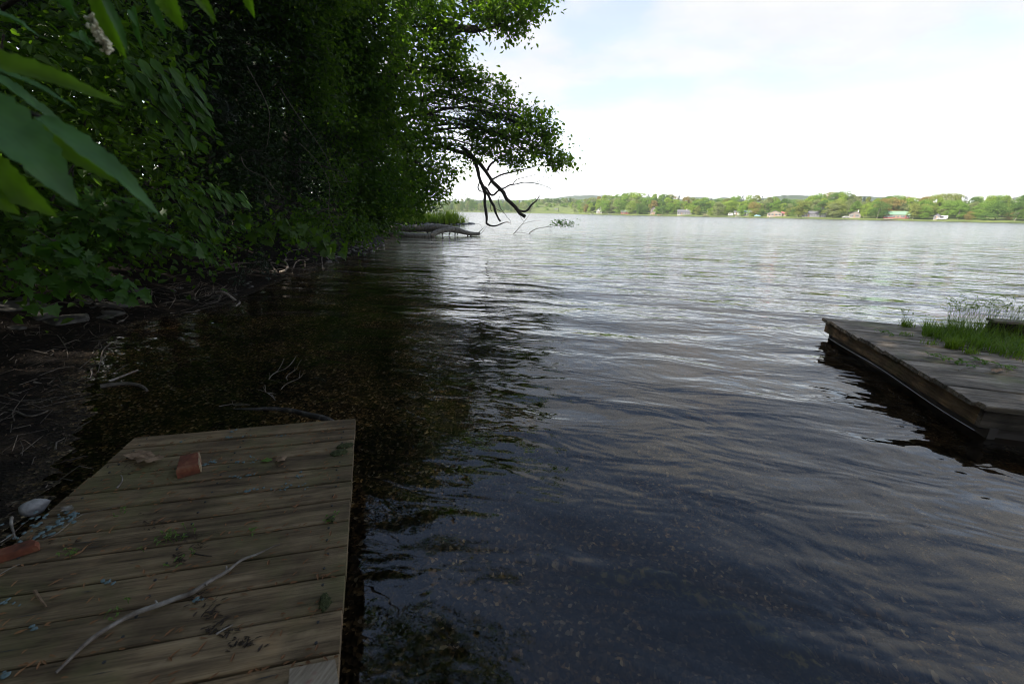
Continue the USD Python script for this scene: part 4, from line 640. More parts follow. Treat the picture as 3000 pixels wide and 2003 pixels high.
# raised timber box behind the grass
bz = on(2879, 985, DZ); bt = thing('timber_box', 'dark raised timber edge with a pale cap behind the grass on the right-hand dock', 'timber edging', bz)
e = bz + Pd * 2.4; obj('side', board(bz + V(0, 0, .20), e + V(0, 0, .20), .06, .06, .21, .006, 4, .004, 3), 'beam_wood', bt); obj('cap', board(bz + V(0, 0, .228) - Pd * .03, e + V(0, 0, .228), .14, .14, .026, .004, 4, .003, 4), 'old_wood', bt)
# grass on it
def grass(name, label, pts, seed, h, sh=.02, w=.004, seedheads=0, mat='grass_blade', group=None, kind='stuff', parent=None):
    """Bent blades rooted at pts."""
    r = np.random.default_rng(seed); N = len(pts); a = r.random(N) * 6.28; H = h * r.uniform(.45, 1.15, N); ln = H * r.uniform(.15, 1.0, N) ** 1.2; D = np.stack([np.cos(a), np.sin(a), 0 * a], 1); S = np.stack([-np.sin(a), np.cos(a), 0 * a], 1); W = w * r.uniform(.7, 1.4, N)
    P = []
    for u, ww in ((0, 1.0), (.35, .95), (.7, .65)): c = pts + D * (ln * u ** 1.8)[:, None] + V(0, 0, 1) * (H * (u - .12 * u * u))[:, None]; P += [c - S * (W * ww / 2)[:, None], c + S * (W * ww / 2)[:, None]]
    P.append(pts + D * ln[:, None] + V(0, 0, 1) * (H * .86)[:, None]); v = np.stack(P, 1).reshape(-1, 3); F = np.array([[0, 1, 3], [0, 3, 2], [2, 3, 5], [2, 5, 4], [4, 5, 6]]); f = (np.arange(N)[:, None, None] * 7 + F[None]).reshape(-1, 3)
    m = MB().add(v, f)
    for k in r.choice(N, min(seedheads, N), replace=False):
        b = pts[k]; lean = D[k] * r.uniform(.02, .14); top = b + lean + V(0, 0, h * r.uniform(1.05, 1.5)); m.add(*tube([b, (b + top) / 2 - lean * .15, top], [.0016, .0014, .001], 3)); dr = unit(lean + V(0, 0, .03)); c = np.array([top + dr * x for x in np.linspace(0, .055, 12)]); n3 = unit(r.normal(size=(12, 3))); m.add(*leaf_batch(c, unit(n3 + dr), unit(r.normal(size=(12, 3))), .016, .006, tris=2))
    return obj(name, m.mesh(), mat, parent, label=label, cat='grass' if label else None, group=group, kind=kind)
def deckpt(px, py): return on(px, py, DZ + .004)
rg = np.random.default_rng(8); G = []
while len(G) < 2300:
    x = rg.uniform(2700, 3120); u = (x - 2700) / 300; lo = 965 + 22 * u; hi = 985 + 75 * min(u, 1.05)
    y = lo + (hi - lo) * rg.random() ** 1.2; p = deckpt(x, y + rg.normal() * 3)
    if rg.random() < .35 + .65 * meshkit.noise(p * 5, 3): G.append(p)
grass('dock_grass', 'thick green grass tangle growing over the planks of the right-hand dock', np.array(G), 3, .17, w=.006)
G = [];
while len(G) < 620: x = rg.uniform(2760, 3080); y = rg.uniform(968, 992); G.append(deckpt(x, y + (x - 2760) * .05))
grass('tall_grass', 'tall flowering grass stalks with seed heads along the back of the right-hand dock', np.array(G), 4, .30, w=.004, seedheads=150)
for label, px, py, n, h in (('small isolated grass tuft with thin stalks on the back edge of the right dock', 2655, 957, 90, .14), ('little grass tuft near the middle of the right dock planks', 2655, 983, 36, .07), ('round grass clump standing forward of the grass tangle', 2790, 1020, 190, .15), ('short grass tuft between the round clump and the planks', 2722, 1008, 40, .07), ('small fresh grass tuft at the front edge of the tangle', 2842, 1035, 70, .08)):
    c = deckpt(px, py); grass('grass_tuft', label, c + np.clip(rg.normal(size=(n, 3)), -1.6, 1.6) * V(.04, .03, 0), px, h, w=.005, seedheads=8 if n == 90 else 0, kind=None)
for i, (label, px, py) in enumerate((('yellow-green weed seedling alone on the right dock planks', 2750, 1055), ('yellow-green weed beside the bent twig on the right dock', 2826, 1070), ('tiny weed near the left tip of the right dock', 2593, 980), ('bright weed right of the bent twig on the right dock', 2875, 1062), ('weed seedling at the right picture edge on the right dock', 2960, 1085))): seedling(label, px, py, 7, .05, i, deckpt, 'weed', s=.045)
twig('pale bent twig lying on the right-hand dock', [(2808, 1087), (2835, 1080), (2858, 1074), (2854, 1066)], .009, z=DZ + .005, mat='driftwood', amp=.002)
crumpled('dead_leaf', 'light brown crumpled leaf at the right of the right-hand dock', 'leaf', [(2895, 1090), (2930, 1086), (2940, 1094), (2905, 1098)], .03, 'dead_leaf', 31, 6)

# ------------------------------------------------------------------ the bank: stones, driftwood, litter
def gz(p): return float(ground_z(np.array([p[0]]), np.array([p[1]]))[0])
def on_ground(px, py):                                                 # first point of the view ray on the ground or the bed
    d = ray(px, py); d = d / d[1]; ys = np.geomspace(.8, 120, 260); P = EYE + d * ys[:, None]; k = np.nonzero(P[:, 2] < ground_z(P[:, 0], P[:, 1]))[0]
    if not len(k): return EYE + d * 120
    return P[k[0]]
rs = np.random.default_rng(19)
for (px, py, w) in ((195, 940, .55), (120, 925, .5), (310, 893, .42), (320, 918, .45), (300, 930, .22), (15, 900, .6), (60, 880, .4), (255, 905, .3), (355, 940, .12), (350, 815, .4), (400, 850, .3), (230, 880, .35), (500, 850, .18), (520, 845, .15), (90, 1000, .15), (40, 960, .22), (160, 1050, .1)):
    p = on_ground(px, py); v, f = rock(p - V(0, 0, w * .05), V(w, w * .55, w * .42) * .62, int(px + py), .7, 3); obj('stone', (v, f), 'rock', ground, smooth=35)
for k in range(190):                                                   # cobbles of the little point and along the water's edge
    if k < 120: px, py = rs.uniform(960, 1185), 0; lo = np.interp(px, [960, 1185], [745, 700]); py = lo + rs.uniform(-6, 24) * np.interp(px, [960, 1100, 1185], [1, 1, .5]); w = rs.uniform(.08, .26)
    else: px = rs.uniform(560, 960); py = np.interp(px, [560, 700, 830, 960], [880, 850, 795, 752]) + rs.uniform(-14, 14); w = rs.uniform(.05, .14)
    p = on_ground(px, py); v, f = rock(p, V(w, w * .7, w * .55) * .6, 900 + k, .8, 1); obj('stone', (v, f), 'shore_rock' if k < 120 else 'rock', ground, smooth=35)
for k in range(46):                                                    # stones round the grassy islet
    a = rs.uniform(0, 1); q = np.array([(-12.5, 49.6), (-9.5, 50.1), (-6.2, 51.8), (-5.1, 54), (-6, 56)]); t_ = a * 4; i_ = min(int(t_), 3); p = q[i_] + (q[i_ + 1] - q[i_]) * (t_ - i_) + rs.normal(size=2) * .35; w = rs.uniform(.15, .55) * (1.5 if a > .6 else 1); p = V(p[0], p[1], max(gz(p), -.05)); v, f = rock(p, V(w, w * .8, w * .5) * .6, 700 + k, .8, 1); obj('stone', (v, f), 'shore_rock', ground, smooth=35)
m = MB(); n_ = 0
ico = trimesh.creation.icosphere(0, 1.0); iv, ifc = np.array(ico.vertices), np.array(ico.faces); Pv = []
while n_ < 5200:                                                       # pebbles lying proud on the bed
    y = rs.uniform(.75, 1) ** 1 * 0 + rs.beta(1.1, 2.6) * 7.5 + .9; x = rs.uniform(-1.4, 6) * (.35 + y * .16)
    Pv.append((x, y)); n_ += 1
Pv = np.array(Pv); zz = ground_z(Pv[:, 0], Pv[:, 1]); ok = zz < -.04; Pv, zz = Pv[ok], zz[ok]; sz = np.exp(rs.normal(math.log(.011), .5, len(Pv)))
vv = iv[None] * (sz[:, None, None] * rs.uniform(.6, 1.2, (len(Pv), 1, 3)) * V(1.1, .9, .55)) * (1 + rs.normal(size=(len(Pv), 12, 1)) * .12) + np.stack([Pv[:, 0], Pv[:, 1], zz + sz * .1], 1)[:, None]
obj('pebbles', (vv.reshape(-1, 3), (np.arange(len(Pv))[:, None, None] * 12 + ifc[None]).reshape(-1, 3)), 'pebble', ground, kind='stuff') if 'pebble' in M else None
# leaf litter and small sticks over the dark mud and bank
Lp = []
while len(Lp) < 17000:
    x, y = rs.uniform(-13, -1.2), rs.uniform(.8, 15) if rs.random() < .6 else rs.uniform(1, 6)
    Lp.append((x, y))
Lp = np.array(Lp); lz = ground_z(Lp[:, 0], Lp[:, 1]); ok = lz > -.06; Lp, lz = Lp[ok], lz[ok]; N = len(Lp); a = rs.random(N) * 6.28
obj('bank_litter', leaf_batch(np.stack([Lp[:, 0], Lp[:, 1], lz + .008 + rs.random(N) * .012], 1), np.stack([np.cos(a), np.sin(a), rs.normal(0, .15, N)], 1), unit(V(0, 0, 1) + rs.normal(size=(N, 3)) * .35), rs.uniform(.015, .06, N), rs.uniform(.008, .03, N), .2, .1, tris=2), 'ground_litter', kind='stuff', label='dark wet leaf litter over the mud and bank left of the dock', cat='leaf litter')
bp = MB()
def scatter_twigs(n, px, py, sx, sy, l0, l1, r0, rise):
    for k in range(n):
        p = on_ground(rs.normal(px, sx), rs.normal(py, sy)) + V(0, 0, .012)
        if p[2] < -.25: continue
        a = rs.uniform(0, 3.14); L = rs.uniform(l0, l1); d = V(math.cos(a), math.sin(a), rs.uniform(-.05, rise)) * L; bp.add(*tube(gnarl([p - d * .5, p, p + d * .3 + rs.normal(size=3) * .03, p + d * .5 + rs.normal(size=3) * .05], .03, k, 4), np.array([1, .9, .7, .35]) * r0 * rs.uniform(.6, 1.3), 4, cap=False))
for a in ((60, 500, 862, 60, 22, .3, 1.1, .007, .35), (40, 620, 868, 40, 14, .3, .9, .007, .4), (70, 980, 770, 80, 16, .3, 1.0, .010, .3), (60, 760, 790, 110, 16, .4, 1.3, .009, .25), (90, 90, 1180, 90, 110, .1, .45, .004, .05), (40, 330, 900, 80, 30, .2, .7, .007, .2), (50, 200, 1010, 120, 60, .15, .5, .005, .05)): scatter_twigs(*a)
obj('brushwood', bp.mesh(), 'twig', kind='stuff', label='tangle of thin dead twigs washed up along the edge of the left bank', cat='brushwood')
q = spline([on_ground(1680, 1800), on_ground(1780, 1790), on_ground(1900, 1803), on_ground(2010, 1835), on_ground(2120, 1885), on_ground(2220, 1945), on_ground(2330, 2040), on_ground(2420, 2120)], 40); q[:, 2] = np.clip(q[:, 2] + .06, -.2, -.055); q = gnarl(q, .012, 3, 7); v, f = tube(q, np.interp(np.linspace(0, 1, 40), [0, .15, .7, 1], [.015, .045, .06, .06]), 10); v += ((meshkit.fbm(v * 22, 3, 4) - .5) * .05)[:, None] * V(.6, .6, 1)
t = thing('sunken_log', 'added mottled ridge curving over the gravel bed, standing in for a dark ripple crest', 'log', q[0]); obj('trunk', (v, f), 'ripple_mottle', t, smooth=True)  # added ridge where only a ripple crest reflects dark
def shore_stick(label, pts, r0, mat='twig', zoff=.02, subs=(), name='stick', cat='stick', amp=.02, fr=3):
    q = [on_ground(a, b) + V(0, 0, zoff + (c[0] if c else 0)) for a, b, *c in pts]; q = gnarl(spline(q, 14), amp, int(pts[0][0]), fr); q[:, 2] = np.maximum(q[:, 2], .004) if zoff > 0 else q[:, 2]; t = thing(name, label, cat, q[0]); obj('stem', tube(q, np.linspace(r0, r0 * .45, len(q)), 6), mat, t)
    for s in subs: w = gnarl(spline([on_ground(a, b) + V(0, 0, zoff + (c[0] if c else .02)) for a, b, *c in s], 8), amp * .6, int(s[0][0] + s[0][1]), fr); w[:, 2] = np.maximum(w[:, 2], .004); obj('side_branch', tube(w, np.linspace(r0 * .6, r0 * .2, len(w)), 5), mat, t)
shore_stick('bent pale root of driftwood dipping into the dark water at the brush pile', [(640, 876, .10), (668, 882, .12), (690, 893, .08), (692, 910, -.02)], .03, 'driftwood')
shore_stick('long pale twig floating off the brush pile in the dark water', [(500, 920), (540, 920), (588, 922)], .010, 'driftwood', .01, [[(575, 921), (590, 916)]], amp=.01)
shore_stick('curled pale driftwood branch at the edge below the maple leaves', [(820, 800, .02), (835, 775, .1), (850, 773, .12), (870, 772, .1), (885, 765, .12)], .028, 'driftwood', .02, [[(835, 778, .1), (840, 770, .12), (860, 755, .2), (885, 752, .22)]])
shore_stick('arched driftwood fork standing in the dark water edge', [(812, 800, .0), (830, 790, .06), (850, 792, .02), (870, 785, .14), (885, 780, .18), (895, 790, .02)], .022, 'driftwood')
shore_stick('crooked pale driftwood twig right of the arched fork', [(950, 795, .0), (945, 780, .1), (955, 765, .18), (960, 768, .1), (985, 775, .05), (990, 780, .02)], .02, 'driftwood', .02, [[(955, 765, .18), (970, 750, .25), (972, 742, .3)]])
shore_stick('long grey stick lying along the bank left of the curled driftwood', [(620, 785), (700, 776), (760, 770), (810, 760)], .02, 'twig', .03); shore_stick('second grey stick lying low along the bank by the water', [(660, 790), (740, 788), (800, 795)], .014, 'twig', .03)
for k, (label, pts, r0) in enumerate((('thin twig lying on the mud left of the shallow water', [(170, 985), (190, 1015), (200, 1055)], .008), ('forked twig in the shallows left of the dark water', [(325, 1018), (300, 1040), (300, 1065), (288, 1095)], .008), ('tiny white twig end at the water edge on the mud', [(272, 1090), (272, 1105), (268, 1115)], .008), ('pale flat sliver floating in the shallows', [(326, 1136), (370, 1125), (410, 1108)], .010),
    ('long dark twig on the mud above the dock left corner', [(0, 1210), (60, 1218), (100, 1225), (140, 1210)], .012), ('thin twig across the mud near the left picture edge', [(30, 1155), (90, 1175), (142, 1197)], .008), ('dark sunken branch end on the shallow bed left of the fork twigs', [(300, 1150), (360, 1145), (400, 1155), (440, 1175)], .025), ('short pale chip of wood on the mud', [(100, 1123), (122, 1127)], .01))):
    shore_stick(label, pts, r0, 'driftwood' if 'pale' in label or 'white' in label else 'twig', .015, amp=.008)
def water_twig(label, pts, r0, subs, mat='driftwood'):
    r0 *= .62
    q = spline([on(a, b, c) for a, b, c in pts], 14); t = thing('water_twig', label, 'twig', q[0]); obj('stem', tube(gnarl(q, .006, 3, 6), np.linspace(r0, r0 * .4, 14), 5), mat, t)
    for s in subs: w = spline([on(a, b, c) for a, b, c in s], 8); obj('side_twig', tube(gnarl(w, .004, 5, 6), np.linspace(r0 * .7, r0 * .3, 8), 5), mat, t)
water_twig('forked dead twigs poking from the dark water above the dock', [(789, 1111, .0), (810, 1090, .05), (835, 1080, .09), (855, 1063, .14), (869, 1040, .2)], .006, [[(810, 1090, .05), (822, 1072, .1), (830, 1050, .16)], [(790, 1110, .01), (789, 1092, .05)]])
water_twig('slender dead twig beside the forked twigs in the dark water', [(842, 1113, .0), (843, 1098, .04), (862, 1085, .07), (872, 1075, .12), (884, 1053, .16)], .005, [[(843, 1098, .04), (835, 1108, .0)], [(862, 1086, .07), (861, 1073, .12)]])
water_twig('branched white twig lying nearest the far edge of the dock', [(806, 1172, .0), (795, 1160, .02), (778, 1148, .04), (752, 1140, .06)], .006, [[(778, 1148, .04), (776, 1128, .1)], [(778, 1148, .04), (770, 1132, .08)], [(785, 1150, .03), (808, 1154, .0)], [(795, 1156, .02), (803, 1165, .0)]])
water_twig('long bare twig with a forked tip right of the white twig', [(824, 1140, .0), (845, 1122, .04), (876, 1108, .08), (888, 1090, .14)], .006, [[(876, 1108, .08), (879, 1085, .15)]])
water_twig('three-pointed twig floating on the dark water near the dock', [(642, 1189, .005), (680, 1182, .01), (705, 1181, .015), (733, 1187, .008)], .006, [[(680, 1182, .01), (678, 1171, .06)], [(682, 1186, .008), (730, 1186, .006)]])
q = gnarl(spline([on(640, 1203, -.03), on(760, 1199, .0), on(870, 1205, .015), on(930, 1220, .02), on(965, 1232, .005), on(1000, 1262, -.1)], 24), .01, 4, 5); t = thing('sunken_branch', 'dark wet branch lying awash behind the far edge of the dock', 'branch', q[0]); obj('stem', tube(q, np.linspace(.012, .028, 24), 8), 'bark_dark', t, smooth=True)
# the fallen trunk in the water and its upper limb
lg = spline([V(-9.6, 27.6, .75), at(1150, 685, 27.2), at(1210, 692, 26.8), at(1262, 694, 26.6)], 16); lg2 = spline([at(1262, 693, 26.7), at(1278, 682, 26.9), at(1300, 676, 27.2), at(1330, 670, 27.6)], 10)
t = thing('fallen_tree', 'fallen grey birch-like trunk lying forked out into the lake at the point', 'tree', lg[0]); obj('trunk', tube(gnarl(lg, .05, 3), np.linspace(.24, .2, 16), 10), 'bark_pale', t, smooth=True); obj('branch', tube(gnarl(lg2, .03, 5), np.linspace(.19, .13, 10), 8), 'bark_pale', t, smooth=True)
ul = spline([V(-9.2, 29.4, 1.0), at(1180, 668, 28.6), at(1240, 669, 28.4), at(1320, 670, 28.0), at(1360, 680, 28.2), at(1405, 685, 28.6)], 26); obj('branch', tube(gnarl(ul, .06, 8), np.interp(np.linspace(0, 1, 26), [0, .6, 1], [.20, .27, .10]), 10), 'bark_pale', t, smooth=True)
for k, u in enumerate((.35, .48, .56, .64, .66, .72, .76, .82, .88, .93)):
    p = ul[int(u * 25)]; o = V(rs.normal() * .12, 0, -rs.uniform(.25, .6)); obj('stub', tube(gnarl([p, p + o * .5, p + o], .05, k, 4), [.06, .045, .02], 6), 'bark_dark', t)
for k in range(5):
    p = ul[8 + k * 3]; o = V(rs.normal() * .4, 0, rs.uniform(.15, .5)); obj('stub', tube(gnarl([p, p + o * .5, p + o], .05, 40 + k, 4), [.03, .02, .008], 5), 'bark_dark', t)
# leafy branch and bare twigs standing in the open water
def brush(label, stems, leaves, name='water_branch', mat='leaf_lake'):
    P = [spline([at(a, b, c) for a, b, c in s], 12) for s in stems]; t = thing(name, label, 'branch', P[0][0])
    for k, p in enumerate(P): obj('stem' if k == 0 else 'side_branch', tube(gnarl(p, .03, k, 2), np.linspace(.028 if k == 0 else .014, .005, 12), 5), 'twig', t)
    if leaves:
        r = np.random.default_rng(len(label)); C = np.vstack([at(*a) + r.normal(size=(n, 3)) * V(s, s * .6, s * .35) for *a, n, s in leaves]); obj('leaves', leaf_batch(C, unit(r.normal(size=(len(C), 3)) + V(0, 0, .3)), unit(r.normal(size=(len(C), 3)) + V(0, 0, .5)), .16, .07, tris=4), mat, t, kind='stuff')
brush('half-sunken leafy branch in the open lake right of the bare limbs', [[(1551, 683, 33), (1570, 671, 33), (1600, 665, 33.2), (1640, 661, 33.4), (1670, 658, 33.6)], [(1600, 665, 33.2), (1625, 655, 33.3), (1655, 648, 33.5)], [(1615, 664, 33.2), (1612, 672, 33), (1618, 681, 32.9)], [(1640, 661, 33.4), (1660, 672, 33)], [(1570, 671, 33), (1575, 662, 33)]], [(1632, 658, 33.3, 60, .32), (1650, 654, 33.5, 90, .4), (1668, 658, 33.6, 50, .28), (1640, 650, 33.4, 40, .3)], mat='leaf_ash')
brush('slanting bare twigs standing in the lake under the broken limb end', [[(1504, 685, 31.8), (1520, 668, 31.8), (1535, 650, 31.8), (1555, 622, 31.8)], [(1535, 650, 31.8), (1520, 625, 31.8), (1510, 605, 31.8)], [(1528, 658, 31.8), (1550, 650, 31.8), (1585, 647, 31.8)], [(1525, 665, 31.8), (1528, 685, 31.8)], [(1510, 682, 31.8), (1540, 683, 31.6), (1560, 688, 31.5)]], [])
brush('fine bare twigs in the water at the tip of the fallen trunk', [[(1400, 683, 29), (1412, 672, 29), (1425, 660, 29)], [(1410, 684, 29), (1422, 668, 29), (1430, 655, 29)], [(1425, 665, 29), (1440, 670, 29), (1450, 684, 29)], [(1412, 672, 29), (1408, 660, 29), (1395, 655, 29)]], [])
# grass of the islet
G = []
while len(G) < 5200:
    x, y = rs.uniform(-22, -5.6), rs.uniform(49.5, 62); d = float(shore_d(np.array([x]), np.array([y]))[0])
    if d > .45 and rs.random() < min(1, d * .8): G.append((x, y, gz((x, y))))
grass('reed_grass', 'clump of bright tall grass covering the low islet beyond the fallen trunk', np.array(G), 6, 1.35, w=.05)
G = [];
while len(G) < 420:
    x, y = rs.normal(-8.3, .7), rs.normal(53.5, 1.0); G.append((x, y, max(gz((x, y)), 0)))
grass('reed_clump', 'taller tuft of grass at the right of the islet', np.array(G), 7, 1.9, w=.05, kind=None)

# ------------------------------------------------------------------ the forest on the left bank
def near_tree(name, label, trunk, r0, blobs, leaf, mat, bark='bark', seed=0, tris=4, per=60, sig=.34, cat='tree', group=None, droop=.35, limbs=(), crown_name='crown', twigs=True):
    """Trunk polyline; blobs: (centre, radius vector, number of leaf clusters). Each cluster hangs on a branch from the trunk."""
    r = np.random.default_rng(seed); tr = gnarl(spline(trunk, 18), .12, seed, .7); t = thing(name, label, cat, tr[0], group); rad_ = r0 * np.linspace(1.15, .25, 18); obj('trunk', tube(tr, rad_, 10), bark, t, smooth=True)
    C, D, N = [], [], []; bm = MB()
    for c, R, n in blobs:
        P = np.asarray(c) + unit(r.normal(size=(n, 3))) * (r.random((n, 1)) ** .45) * np.asarray(R)
        hub = np.asarray(c); k = int(np.argmin(np.linalg.norm(tr - hub, axis=1) + .6 * np.maximum(tr[:, 2] - hub[2], 0))); s = tr[k]; mid = (s + hub) / 2 + V(0, 0, .12) * np.linalg.norm(hub - s)
        lim = gnarl(spline([s, mid, hub], 9), .42, seed + len(C), .75)
        if np.linalg.norm(hub - s) > .6: bm.add(*tube(lim, np.linspace(max(.02, rad_[k] * .2), .010, 9), 6))
        for p in P:
            if twigs: a = lim[r.integers(3, 9)]; bm.add(*tube([a, (a + p) / 2 + r.normal(size=3) * .12 + V(0, 0, .08), p], [.016, .010, .004], 4, cap=False))
            m = max(4, int(per * r.uniform(.5, 1.4))); q = p + r.normal(size=(m, 3)) * sig * V(1, 1, .7) * r.uniform(.7, 1.2); C.append(q); D.append(unit(r.normal(size=(m, 3)) * V(1, 1, .5) + .4 * unit(p - hub + 1e-6) - V(0, 0, droop))); N.append(unit(V(.25, -.1, .6) + r.normal(size=(m, 3)) * .75))
    for k, (pts, ra, rb) in enumerate(limbs): obj('limb', tube(gnarl(spline(pts, 26), .05, k + seed, 3), np.linspace(ra, rb, 26) * (1 + .35 * (meshkit.noise(np.linspace(0, 9, 26)[:, None] * V(1, 0, 0), k) - .5)), 8), 'bark_dark', t, smooth=True)
    if bm.v: obj('branches', bm.mesh(), bark, t, kind='stuff')
    C, D, N = np.vstack(C), np.vstack(D), np.vstack(N); L = leaf * r.uniform(.5, 1.4, len(C)); obj(crown_name, leaf_batch(C, D, N, L, L * .62, tris=tris), mat, t, kind='stuff'); return t
def B(px, py, y, rx, ry, dpt, n): s = y / PXF; return (at(px, py, y), V(rx * s, dpt, ry * s), n)
YT = 21.7
limbs = [([at(1120, 330, 21.2), at(1230, 400, 21.5), at(1330, 440, YT), at(1385, 462, YT), at(1415, 490, YT), at(1451, 540, YT), at(1472, 562, YT), at(1488, 588, YT), at(1506, 603, YT), at(1521, 622, YT), at(1541, 636, YT)], .13, .08),
         ([at(1350, 430, YT), at(1390, 470, YT), at(1403, 518, YT), at(1411, 542, YT), at(1420, 560, YT), at(1421, 590, YT), at(1424, 630, YT), at(1425, 653, YT)], .11, .06), ([at(1424, 652, YT), at(1438, 663, YT), at(1456, 662, YT), at(1470, 655, YT), at(1494, 654, YT)], .055, .018),
         ([at(1418, 548, YT), at(1436, 585, YT), at(1450, 612, YT), at(1458, 635, YT), at(1466, 650, YT)], .075, .05), ([at(1404, 535, YT), at(1403, 556, YT), at(1416, 562, YT)], .035, .025),
         ([at(1418, 548, YT), at(1430, 560, YT), at(1441, 572, YT), at(1458, 562, YT), at(1475, 552, YT)], .06, .035), ([at(1475, 552, YT), at(1512, 538, YT), at(1570, 536, YT), at(1600, 548, YT), at(1620, 558, YT)], .038, .01),
         ([at(1430, 545, YT), at(1445, 525, YT), at(1480, 508, YT), at(1530, 498, YT), at(1575, 485, YT), at(1640, 512, YT)], .045, .01), ([at(1510, 611, YT), at(1532, 620, YT), at(1548, 616, YT), at(1558, 600, YT), at(1570, 588, YT), at(1581, 575, YT)], .065, .025),
         ([at(1430, 500, YT), at(1450, 470, YT), at(1480, 450, YT), at(1500, 425, YT)], .06, .02), ([at(1500, 545, YT), at(1530, 520, YT), at(1570, 510, YT), at(1610, 470, YT)], .02, .006), ([at(1570, 536, YT), at(1590, 520, YT), at(1600, 500, YT)], .014, .005),
         ([at(1250, 80, 20.5), at(1330, 82, 20.8), at(1400, 88, 21)], .17, .13), ([at(1400, 88, 21), at(1412, 110, 21), at(1428, 130, 21)], .03, .008), ([at(1385, 88, 21), at(1430, 84, 21), at(1480, 60, 21.2), at(1540, 40, 21.3)], .06, .02),
         ([at(1466, 575, YT), at(1462, 600, YT), at(1490, 640, YT), at(1497, 660, YT)], .02, .006), ([at(1440, 620, YT), at(1436, 605, YT), at(1442, 590, YT)], .02, .008), ([at(1450, 610, YT), at(1462, 618, YT), at(1475, 625, YT)], .018, .006)]
near_tree('leaning_tree', 'big leaning lakeside tree with bare dark limbs hanging down to the water', [V(-8.2, 21.5, .4), V(-7.2, 21.4, 4), V(-5.6, 21.2, 8), V(-4.4, 20.8, 12), V(-3.2, 20, 17)], .38,
    [B(1490, 15, 21, 85, 40, .9, 42), B(1430, 30, 21, 70, 35, .9, 26), B(1570, 10, 21.2, 45, 30, .7, 20), B(1500, 85, 21.2, 30, 25, .5, 10), B(1545, 55, 21.2, 30, 28, .5, 12), B(1400, -120, 21, 260, 95, 2.2, 120), B(1480, 345, YT, 90, 45, .9, 32), B(1560, 365, YT, 70, 40, .8, 26), B(1520, 430, YT, 90, 42, .8, 28), B(1590, 410, YT, 40, 40, .6, 18), B(1630, 455, YT, 38, 28, .5, 16), B(1655, 475, YT, 20, 14, .3, 5), B(1478, 285, YT, 25, 32, .4, 10), B(1440, 400, YT, 70, 60, .8, 24), B(1500, 470, YT, 45, 25, .5, 14), B(1615, 380, YT, 18, 25, .3, 6), B(1380, 340, YT, 60, 75, .9, 20), B(1385, 440, 21.5, 60, 40, .8, 18), B(1345, 240, 21.3, 75, 50, 1.0, 36), B(1395, 260, 21.5, 35, 35, .5, 12),
     B(1300, 90, 20.8, 80, 70, 1.2, 50), B(1320, 160, 21, 55, 55, 1, 26), B(1280, 330, 20.8, 90, 100, 1.3, 48), B(1280, 500, 20.8, 80, 45, 1, 28), B(1270, 565, 20.8, 55, 28, .7, 16), B(1210, 430, 20.4, 100, 90, 1.4, 50), B(1230, 590, 20, 35, 22, .6, 10), B(1200, 200, 20.2, 110, 110, 1.5, 80), B(1220, 20, 20.2, 110, 70, 1.4, 56), B(1180, 540, 19.5, 70, 50, 1.2, 40), B(1180, 615, 19, 50, 22, .9, 18)],
    .185, 'leaf_lake', 'bark_dark', 4, 4, 26, .32, limbs=limbs)
near_tree('bank_tree', 'dense green tree with low sweeping branches at the middle of the left bank', [V(-8.2, 15.5, 1), V(-7.6, 15.4, 5), V(-6.6, 15.2, 9), V(-6, 15, 14)], .28,
    [B(1080, 80, 15, 120, 90, 1.3, 70), B(1100, 260, 15, 110, 100, 1.2, 66), B(1000, 180, 14.5, 120, 110, 1.2, 66), B(1090, 420, 15.5, 100, 90, 1.2, 60), B(1130, 560, 16, 80, 60, 1.1, 44), B(1060, 560, 15, 80, 60, 1.1, 40), B(1110, 640, 16, 70, 30, .9, 26), B(1000, 400, 14, 90, 90, 1.2, 30), B(960, 20, 14, 140, 70, 1.4, 70), B(1050, -150, 14.5, 260, 110, 2.2, 110), B(1040, 670, 14, 60, 30, .9, 20)],
    .145, 'leaf_mid', 'bark_dark', 5, 4, 36, .30)
near_tree('shade_tree', 'dark-barked tree with drooping leafy boughs nearer the camera on the left bank', [V(-7.6, 10.2, 1.6), V(-7.0, 10.2, 5), V(-5.6, 10, 9), V(-4.6, 9.8, 13)], .25,
    [B(860, 60, 10.5, 120, 80, 1.2, 50), B(780, 10, 10, 100, 50, 1.2, 30), B(920, 160, 10.8, 100, 80, 1.0, 36), B(940, 290, 11, 70, 80, .9, 22), B(850, 250, 11, 60, 60, .9, 10), B(820, -170, 10, 280, 120, 2.4, 110), B(1000, -150, 10.5, 200, 120, 2, 70), B(980, 520, 12, 60, 60, .8, 12), B(950, 640, 11, 70, 50, .9, 16), B(900, 660, 10, 60, 40, .8, 12)],
    .10, 'leaf_mid', 'bark_dark', 6, 4, 44, .25)
